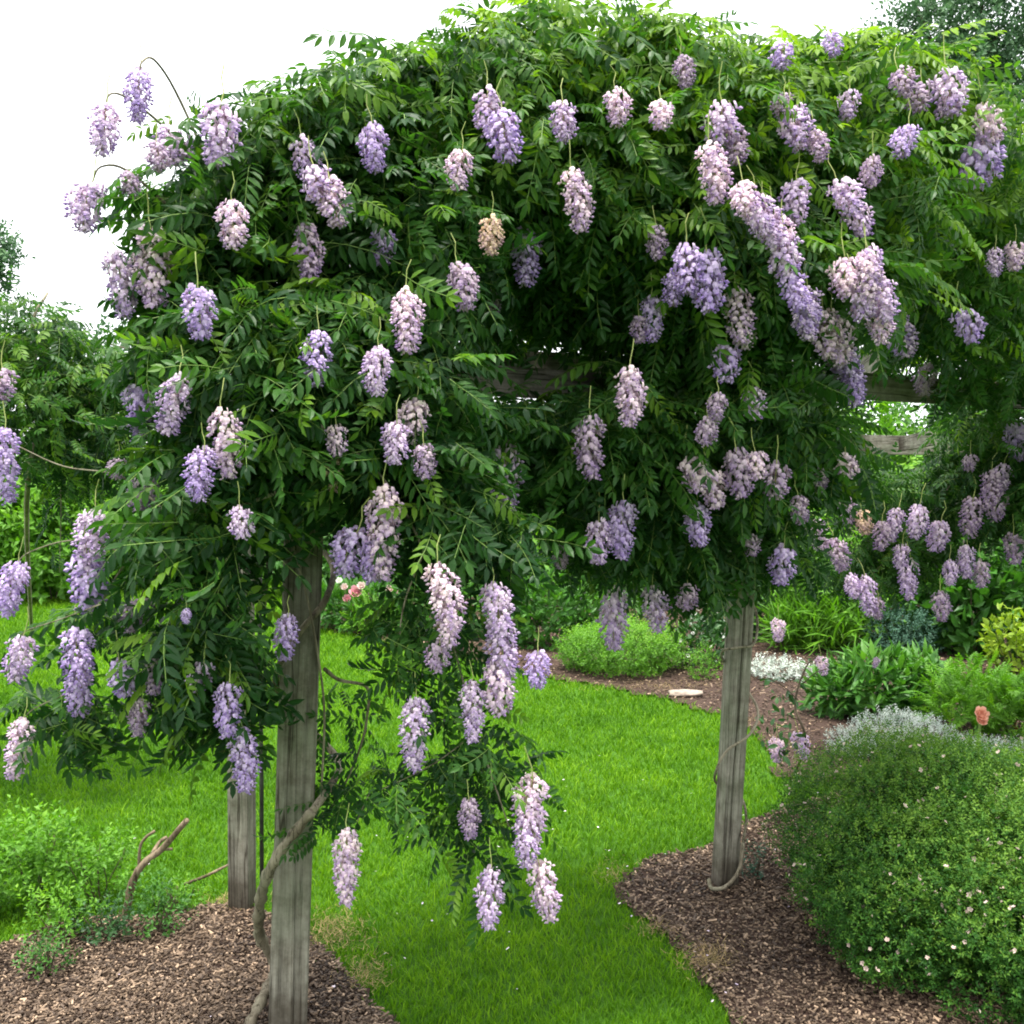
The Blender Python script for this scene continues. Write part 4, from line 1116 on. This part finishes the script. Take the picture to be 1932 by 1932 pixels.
# back bed seen between the posts
bk = 'shrubs in the back bed'
shrub('peony_bush', 'dark leafy peony bush with pink blooms just right of the near post', 'bush', [sit(690, 1098, 1200, 70), sit(620, 1110, 1195, 50)], 'lance', 'green', 500, .13, group=None)
shrub('leafy_bush', 'bright green fernlike plant beside the peonies, edge of the round lawn', 'bush', [sit(705, 1140, 1205, 45)], 'fern', 'lime', 260, .16)
shrub('leafy_bush', 'pale green leafy shrub behind the round lime mound', 'bush', [sit(1040, 1075, 1235, 75), sit(975, 1090, 1225, 45), sit(1110, 1110, 1225, 50)], 'oval', 'green', 620, .085, topt=.3)
shrub('lime_mound', 'round bright lime green mound in the back bed left of the right post', 'bush', [sit(1175, 1172, 1290, 108), sit(1110, 1190, 1275, 60), sit(1240, 1185, 1275, 55)], 'sprig', 'lime', 1300, .075, upb=1.0, topt=.25)
shrub('white_flowered_plant', 'dark shrub with tiny white flowers touching the right post at back', 'plant', [sit(1315, 1165, 1270, 48), sit(1345, 1150, 1255, 40)], 'oval', 'dark', 700, .07, flowers=(60, .035, M_WHITE))
shrub('small_bush', 'small fresh green tuft just left of the right post', 'bush', [sit(1328, 1222, 1290, 32)], 'sprig', 'lime', 900, .06, upb=.9)
shrub('leafy_bush', 'deep green shrub behind the pale leafy shrub, under the canopy', 'bush', [sit(1140, 1060, 1190, 80)], 'lance', 'green', 420, .12)
shrub('leafy_bush', 'green leafy shrub behind the peonies', 'bush', [sit(840, 1080, 1215, 90), sit(780, 1100, 1205, 60)], 'lance', 'green', 480, .12)
# right side beds
shrub('ornamental_grass', 'feathery yellow green grass clump right of the right post', 'grass clump', [sit(1545, 1142, 1240, 75), sit(1490, 1155, 1235, 40)], 'strap', 'lime', 620, .26, upb=1.1)
shrub('blue_green_mound', 'blue green mound of fine leaves right of the feathery grass clump', 'bush', [sit(1700, 1148, 1245, 75)], 'sprig', 'blue', 1000, .08, upb=.8)
shrub('leafy_bush', 'round dark green shrub right of the blue green mound', 'bush', [sit(1820, 1120, 1245, 65)], 'oval', 'green', 700, .08, topt=.2)
shrub('yellow_bush', 'yellow green shrub at the right edge of the picture', 'bush', [sit(1915, 1150, 1285, 55), sit(1990, 1130, 1280, 60)], 'oval', 'yellow', 700, .07)
shrub('peony_bush', 'broad leafy peony plant behind the silvery artemisia', 'bush', [sit(1640, 1232, 1372, 85), sit(1580, 1262, 1362, 50), sit(1730, 1240, 1360, 60)], 'lance', 'green', 900, .12, topt=.25)
shrub('lime_plant', 'bright green soft plant beside the peach rose', 'plant', [sit(1830, 1275, 1400, 75), sit(1910, 1290, 1410, 70), sit(1995, 1290, 1420, 70)], 'fern', 'lime', 420, .13, upb=1.0)
shrub('rust_plant', 'reddish leaved plant at the right edge above the artemisia', 'plant', [sit(1915, 1300, 1385, 28)], 'lance', 'rust', 500, .07, upb=.9)

# the background rows, large shrubs and hedges
hd = 'hedge shrubs along the back of the garden'
def back(px, ytop, Y, w, leaf, mat, size, label, dens=70, name='hedge_shrub', topt=.2):
    top = at(px, ytop, Y)[2]; x = at(px, 890, Y)[0]; rw = w * Y / FPX
    return shrub(name, label, 'shrub', [((x, Y, top * .5), (rw, rw * .8, top * .52)), ((x + rw * .5, Y - .3, top * .35), (rw * .7, rw * .6, top * .36)), ((x - rw * .5, Y - .2, top * .38), (rw * .7, rw * .6, top * .38))],
                 leaf, mat, dens, size, group=hd, rough=.16, topt=topt)
back(60, 850, 13.0, 110, 'sprig', 'lime', .42, 'bright lime green shrub at far left beyond the lawn')
back(200, 800, 14.5, 110, 'sprig', 'green', .42, 'tall mid green shrub beyond the lawn behind the left hanging clusters')
back(-90, 800, 14.5, 110, 'sprig', 'green', .42, 'green shrub past the left edge of the lawn')
back(330, 860, 14.5, 110, 'sprig', 'lime', .42, 'lime shrub beyond the lawn, behind the vine left of the near post')
back(470, 820, 15.5, 110, 'sprig', 'green', .42, 'green shrub beyond the lawn directly behind the near post')
back(640, 900, 13.5, 110, 'sprig', 'green', .40, 'green shrub far behind the pink peonies')
back(800, 880, 14.0, 120, 'sprig', 'dark', .42, 'dark shrub far behind the drooping centre clusters')
back(960, 860, 14.0, 120, 'sprig', 'green', .42, 'green shrub at the back between the two front posts')
back(1120, 900, 12.5, 100, 'sprig', 'lime', .36, 'light green shrub at the back left of the right post')
back(1270, 870, 13.0, 110, 'sprig', 'dark', .40, 'dark shrub at the back just left of the right post')
back(1440, 800, 13.0, 110, 'sprig', 'green', .40, 'green shrub at the back just right of the right post')
back(1600, 740, 13.0, 120, 'sprig', 'lime', .38, 'tall bright hedge shrub behind the weathered board')
back(1750, 740, 13.5, 120, 'sprig', 'green', .38, 'tall green hedge shrub right of the weathered board')
back(1900, 700, 13.0, 130, 'sprig', 'green', .38, 'tall green hedge shrub at the right edge')
back(2080, 700, 13.0, 130, 'sprig', 'dark', .38, 'dark hedge shrub past the right edge')
back(1560, 960, 9.5, 85, 'sprig', 'lime', .22, 'loose yellow green shrub behind the feathery grass clump', 130)
back(1720, 985, 9.5, 85, 'oval', 'green', .14, 'mid green shrub below the weathered board', 200)
back(1870, 960, 9.0, 85, 'oval', 'green', .14, 'mid green shrub behind the round dark one at right', 200)
back(1420, 1010, 10.0, 70, 'sprig', 'dark', .2, 'dark shrub close behind the right post', 150)

# trees behind
def tree(label, px, Y, crowns, mat, size, dens, trunk_r):
    g = at(px, 890, Y); root = empty('tree', (g[0], g[1], 0), label, 'tree')
    ells = [pe(*c, Y, c[2] * Y / FPX * .8) for c in crowns]
    P, Nn = [], []
    for c, r_ in ells:
        area = 4 * math.pi * (r_[0] * r_[2])
        p, nn, _ = ell_points(c, np.array(r_), int(area * dens), .55, .22); P.append(p); Nn.append(nn)
    P = np.concatenate(P); Nn = np.concatenate(Nn); n = len(P)
    M = frames(unit(Nn + rng.normal(size=(n, 3)) * .8), unit(UP + rng.normal(size=(n, 3)) * .6))
    tint = np.clip(.45 + .16 * rng.normal(size=n) + .2 * fbm2(P[:, 0], P[:, 2], .9, 3), 0, 1)
    V, T, Mi, C = scatter(SHAPES['sprig'], P, M, size * (.6 + .8 * rng.random(n)), tint)
    link('crown', tri_mesh('crown', V, T, [LM[mat]], C, Mi), root, 'stuff')
    tb = TB()
    top = ells[0][0]
    tb.tube(spline([(g[0], g[1], 0), (g[0] + .1, g[1], top[2] * .4), top], 4), [trunk_r * (1 - .08 * i) for i in range(9)], 9)
    for c, r_ in ells[1:]:
        st_ = np.array((g[0], g[1], top[2] * random.uniform(.35, .7)))
        tb.tube(spline([st_, (st_ + c) / 2 + (0, 0, .3), c], 4), [trunk_r * .35 * (1 - .09 * i) for i in range(9)], 6)
    tb.build('trunk', [M_TWIG], root)
tree('tall blue green tree rising behind the arbour at upper right', 1860, 22, [(1870, 60, 110, 90), (1780, 60, 60, 70), (1900, 200, 90, 80), (1690, 55, 40, 40), (1800, 150, 90, 60), (1990, 100, 120, 120), (1920, 330, 80, 80), (1850, -60, 100, 60), (1730, 15, 40, 22)], 'far', .42, 34, .28)
tree('dark tree tip just showing at the left edge against the white sky', -60, 26, [(-60, 480, 75, 70), (-10, 475, 34, 42), (-90, 560, 90, 80)], 'far', .45, 44, .25)
tree('hazy blue green tree low behind the left clusters', 200, 24, [(215, 670, 60, 55), (280, 720, 80, 70), (150, 730, 70, 60)], 'far', .45, 22, .2)

# feathery green plants, left foreground
M_low = 'feathery plants at the left edge of the front bed'
lows = [(60, 1540, 1745, 95, 'lime', .13, 'bright feathery plant at the left edge of the lawn, tallest of the low plants', 330),
        (190, 1575, 1740, 90, 'lime', .11, 'lime feathery plant below the cut branches', 330),
        (-60, 1540, 1770, 90, 'lime', .13, 'feathery plant cut off by the left edge', 330),
        (300, 1660, 1790, 55, 'green', .085, 'small round fern green plant between the cut branches and the rear post', 420),
        (85, 1765, 1862, 44, 'green', .07, 'smallest fern green tuft alone on the left mulch', 520),
        (110, 1690, 1800, 70, 'lime', .10, 'low feathery plant in front of the tallest one at left', 330),
        (205, 1700, 1800, 60, 'dark', .09, 'darker low plant at the mulch edge in the middle of the left clump', 330),
        (345, 1660, 1735, 50, 'lime', .09, 'sparse light plant next to the foot of the rear post', 260)]
for px, yt, yb, hw, mat, size, label, dens in lows:
    shrub('feathery_plant', label, 'plant', [sit(px, yt, yb, hw)], 'sprig', mat, dens * 2.2, size * .72, upb=1.0, outb=.6, group=M_low, rough=.2, shell=.5, topt=.15)

# rose and peony blooms: one part each on their bushes
def find(lbl):
    return next(o for o in bpy.data.objects if o.get('label', '').startswith(lbl))
def bloom(parent, px, py, Y, w, mat, name='bloom', seed=0, label=None):
    V, T, Mi, C = blossom(.5, 6, seed, 4, .55)
    me = tri_mesh(name, V, T, [mat], C, Mi, smooth=True)
    o = bpy.data.objects.new(name, me); COL.objects.link(o); o.parent = parent
    c = Vector(at(px, py, Y)); s = 1.3 * w * Y / FPX
    o.matrix_local = Matrix.Translation(c - parent.location) @ Matrix.Rotation(R(55), 4, 'X') @ Matrix.Diagonal((s, s, s, 1))
    if label: o['label'] = label
    tb = TB(); tb.tube([c + Vector((0, .0, 0)), c + Vector((0.01, s * .6, -s * 1.6)), c + Vector((0.0, s, -s * 4))], .004 * Y / 5, 5)
    st_ = tb.build('flower_stem', [M_RACHIS], parent)
pb = find('dark leafy peony bush')
Yp = gnd(690, 1200)[1]
for k, (x, y, w, m) in enumerate([(672, 1118, 24, M_PEONY), (655, 1130, 15, M_PEONY), (682, 1106, 15, M_PINKW), (700, 1125, 14, M_PINKW), (735, 1112, 15, M_PINKW), (758, 1120, 16, M_PEONY), (776, 1122, 14, M_PINKW), (650, 1108, 13, M_PINKW), (640, 1096, 12, M_WHITE)]):
    bloom(pb, x, y, Yp + .1, w, m, seed=k)
rb = empty('rose_bush', gnd(1848, 1400), 'single peach rose on its stem at the right, above the silvery artemisia', 'rose')
Yr = gnd(1848, 1400)[1]
bloom(rb, 1850, 1348, Yr - .3, 26, M_PEACH, 'rose_bloom', 4)
bloom(rb, 1851, 1360, Yr - .32, 20, M_PEACH, 'rose_bloom', 5)
tb = TB(); g = gnd(1848, 1400); tb.tube([g, at(1849, 1375, Yr - .25), at(1850, 1355, Yr - .3)], .006, 6); tb.build('stem', [M_RACHIS], rb)

# lone young vine shoot right of the right post
root = empty('young_shoot', gnd(1500, 1480), 'thin leafy shoot with a few pale flowers leaning right of the right post', 'plant')
tb = TB()
Ys = 4.6
shoot = [gnd(1490, 1480), at(1520, 1400, Ys), at(1500, 1330, Ys), at(1520, 1260, Ys), at(1545, 1235, Ys)]
tb.tube(spline(shoot, 5), [.007 * (1 - .03 * i) for i in range(21)], 6)
tb.build('stem', [M_TWIG], root)
for a, b in (((1510, 1360), (1455, 1350)), ((1505, 1320), (1450, 1280)), ((1515, 1290), (1560, 1262)), ((1515, 1390), (1480, 1420))):
    tb = TB(); tb.tube(spline([at(*a, Ys), at((a[0] + b[0]) / 2, (a[1] + b[1]) / 2 - 6, Ys - .05), at(*b, Ys - .1)], 3), .0025, 5)
    tb.build('twig', [M_TWIG], root)
ps = []
for cx_, cy_, rx_, ry_, n in ((1490, 1330, 45, 30, 26), (1460, 1370, 32, 45, 26), (1500, 1400, 40, 34, 22), (1480, 1290, 50, 22, 14), (1545, 1255, 30, 15, 8)):
    for k in range(n):
        a = random.random() * 6.28; q = math.sqrt(random.random()); ps.append(at(cx_ + rx_ * q * math.cos(a), cy_ + ry_ * q * math.sin(a), Ys + random.uniform(-.15, .15)))
ps = np.array(ps); n = len(ps)
M = frames(unit(rng.normal(size=(n, 3)) - UP * .3), unit(UP + rng.normal(size=(n, 3)) * .6))
V, T, Mi, C = scatter(SHAPES['oval'], ps, M, .045 * (.7 + .6 * rng.random(n)), np.clip(.4 + .2 * rng.normal(size=n), 0, 1))
link('foliage', tri_mesh('foliage', V, T, [LM['dark']], C, Mi), root, 'stuff')
for (x, y0, y1, w, dx, tone) in ((1468, 1170, 1212, 30, 0, 'p'), (1552, 1240, 1276, 36, 6, 'p'), (1512, 1385, 1436, 26, 12, 'm'), (1465, 1395, 1440, 28, 0, 'p'), (1652, 1242, 1262, 24, -8, 'd')):
    top = at(x - dx / 2, y0, Ys); L = (y1 - y0) * Ys / FPX
    o = bpy.data.objects.new('flower_raceme', RACEME_ME[(1.35, 1)]); COL.objects.link(o); o.parent = root
    o.matrix_local = Matrix.Translation(Vector(top) - root.location) @ Matrix.Rotation(-math.atan2(dx, y1 - y0), 4, 'Y') @ Matrix.Diagonal((L / 1.35,) * 3 + (1,))
    o.color = (*TONE[tone], 1)

# cut branches on the left
M_CUT = wood_material('dead_branch', (0.17, 0.13, 0.09), (0.27, 0.21, 0.14), (0.06, 0.04, 0.03), .2, 1)
g0 = gnd(235, 1740); Yc = g0[1]
root = empty('pruned_stump', g0, 'pruned woody branch with cut ends sticking out of the feathery plants', 'branch')
tb = TB()
tb.tube(spline([g0, at(250, 1665, Yc), at(275, 1625, Yc), at(305, 1602, Yc), at(352, 1548, Yc - .1)], 4), [.013, .014, .014, .015, .015, .014, .014, .013, .013, .012, .012, .012, .011, .011, .011, .010, .010], 9, 0, .14)
tb.build('branch', [M_CUT], root)
tb = TB(); tb.tube(spline([at(262, 1645, Yc), at(264, 1600, Yc), at(275, 1580, Yc), at(292, 1568, Yc)], 4), .0055, 7, 0, .1); tb.build('branch', [M_CUT], root)
tb = TB(); tb.tube(spline([at(285, 1615, Yc), at(300, 1590, Yc + .05), at(314, 1580, Yc + .05)], 3), .007, 7, 0, .1); tb.tube(spline([at(300, 1603, Yc), at(325, 1602, Yc)], 3), .005, 7, 0, .1); tb.build('twig', [M_CUT], root)
tb = TB(); tb.tube(spline([gnd(350, 1668, .03), gnd(390, 1652, .10), at(430, 1632, 3.9)], 5), [.008 - .0003 * i for i in range(11)], 6, 0, .08)
o = tb.build('fallen_twig', [M_CUT]); tag(o, 'thin bare twig leaning against the rear left post', 'twig')

# pale flat stone on the back bed
def rock(px, py, w, h, label):
    g = gnd(px, py); bm = bmesh.new()
    bmesh.ops.create_icosphere(bm, subdivisions=3, radius=1)
    for v in bm.verts:
        n_ = 1 + .22 * mnoise.noise(v.co * 1.7 + Vector((px, 0, 0)))
        v.co = Vector((max(-.8, min(.8, v.co.x)) * w * n_, v.co.y * w * .45 * n_, max(-.6, min(.6, v.co.z)) * h * n_))
    me = bpy.data.meshes.new('flat_stone'); bm.to_mesh(me); bm.free()
    me.materials.append(plain('pale_stone', (.26, .21, .17), .85, .25))
    for p in me.polygons: p.use_smooth = True
    o = link('flat_stone', me); o.location = (g[0], g[1], .03 + h * .3); tag(o, label, 'stone')
rock(1294, 1318, .15, .03, 'pale flat stone lying on the mulch left of the right post')

# weathered board behind, part of a far bench-like trellis
root = empty('garden_trellis', gnd(1700, 1180), 'weathered grey trellis boards showing beyond the right part of the arbour', 'trellis')
def board(p0, p1, w, h, name):
    me = beam_mesh(float(np.linalg.norm(np.asarray(p1) - np.asarray(p0))), w, h, name)
    me.materials.clear(); me.materials.append(M_POST)
    z = Vector(np.asarray(p1) - np.asarray(p0)).normalized()
    x = (Vector((0, 0, 1)) if abs(z.z) < .9 else Vector((0, 1, 0))).cross(z).normalized(); y = z.cross(x)
    m = Matrix(((x.x, y.x, z.x), (x.y, y.y, z.y), (x.z, y.z, z.z))).to_4x4()
    o = bpy.data.objects.new(name, me); COL.objects.link(o); o.parent = root
    o.matrix_local = Matrix.Translation(Vector(p0) - root.location) @ m
Yt = 10.5
board(at(1600, 838, Yt), at(1840, 842, Yt + .2), .06, .20, 'board')
board(at(1700, 838, Yt - .05), at(1760, 826, Yt - 1.0), .05, .14, 'board')
for x in (1612, 1832):
    a = at(x, 838, Yt + .08); board((a[0], a[1], 0), (a[0], a[1], a[2] + .1), .09, .09, 'post')
print('leaves', {k: v['n'] for k, v in VINES.items()}, 'tris', sum(len(m.polygons) for m in bpy.data.meshes))
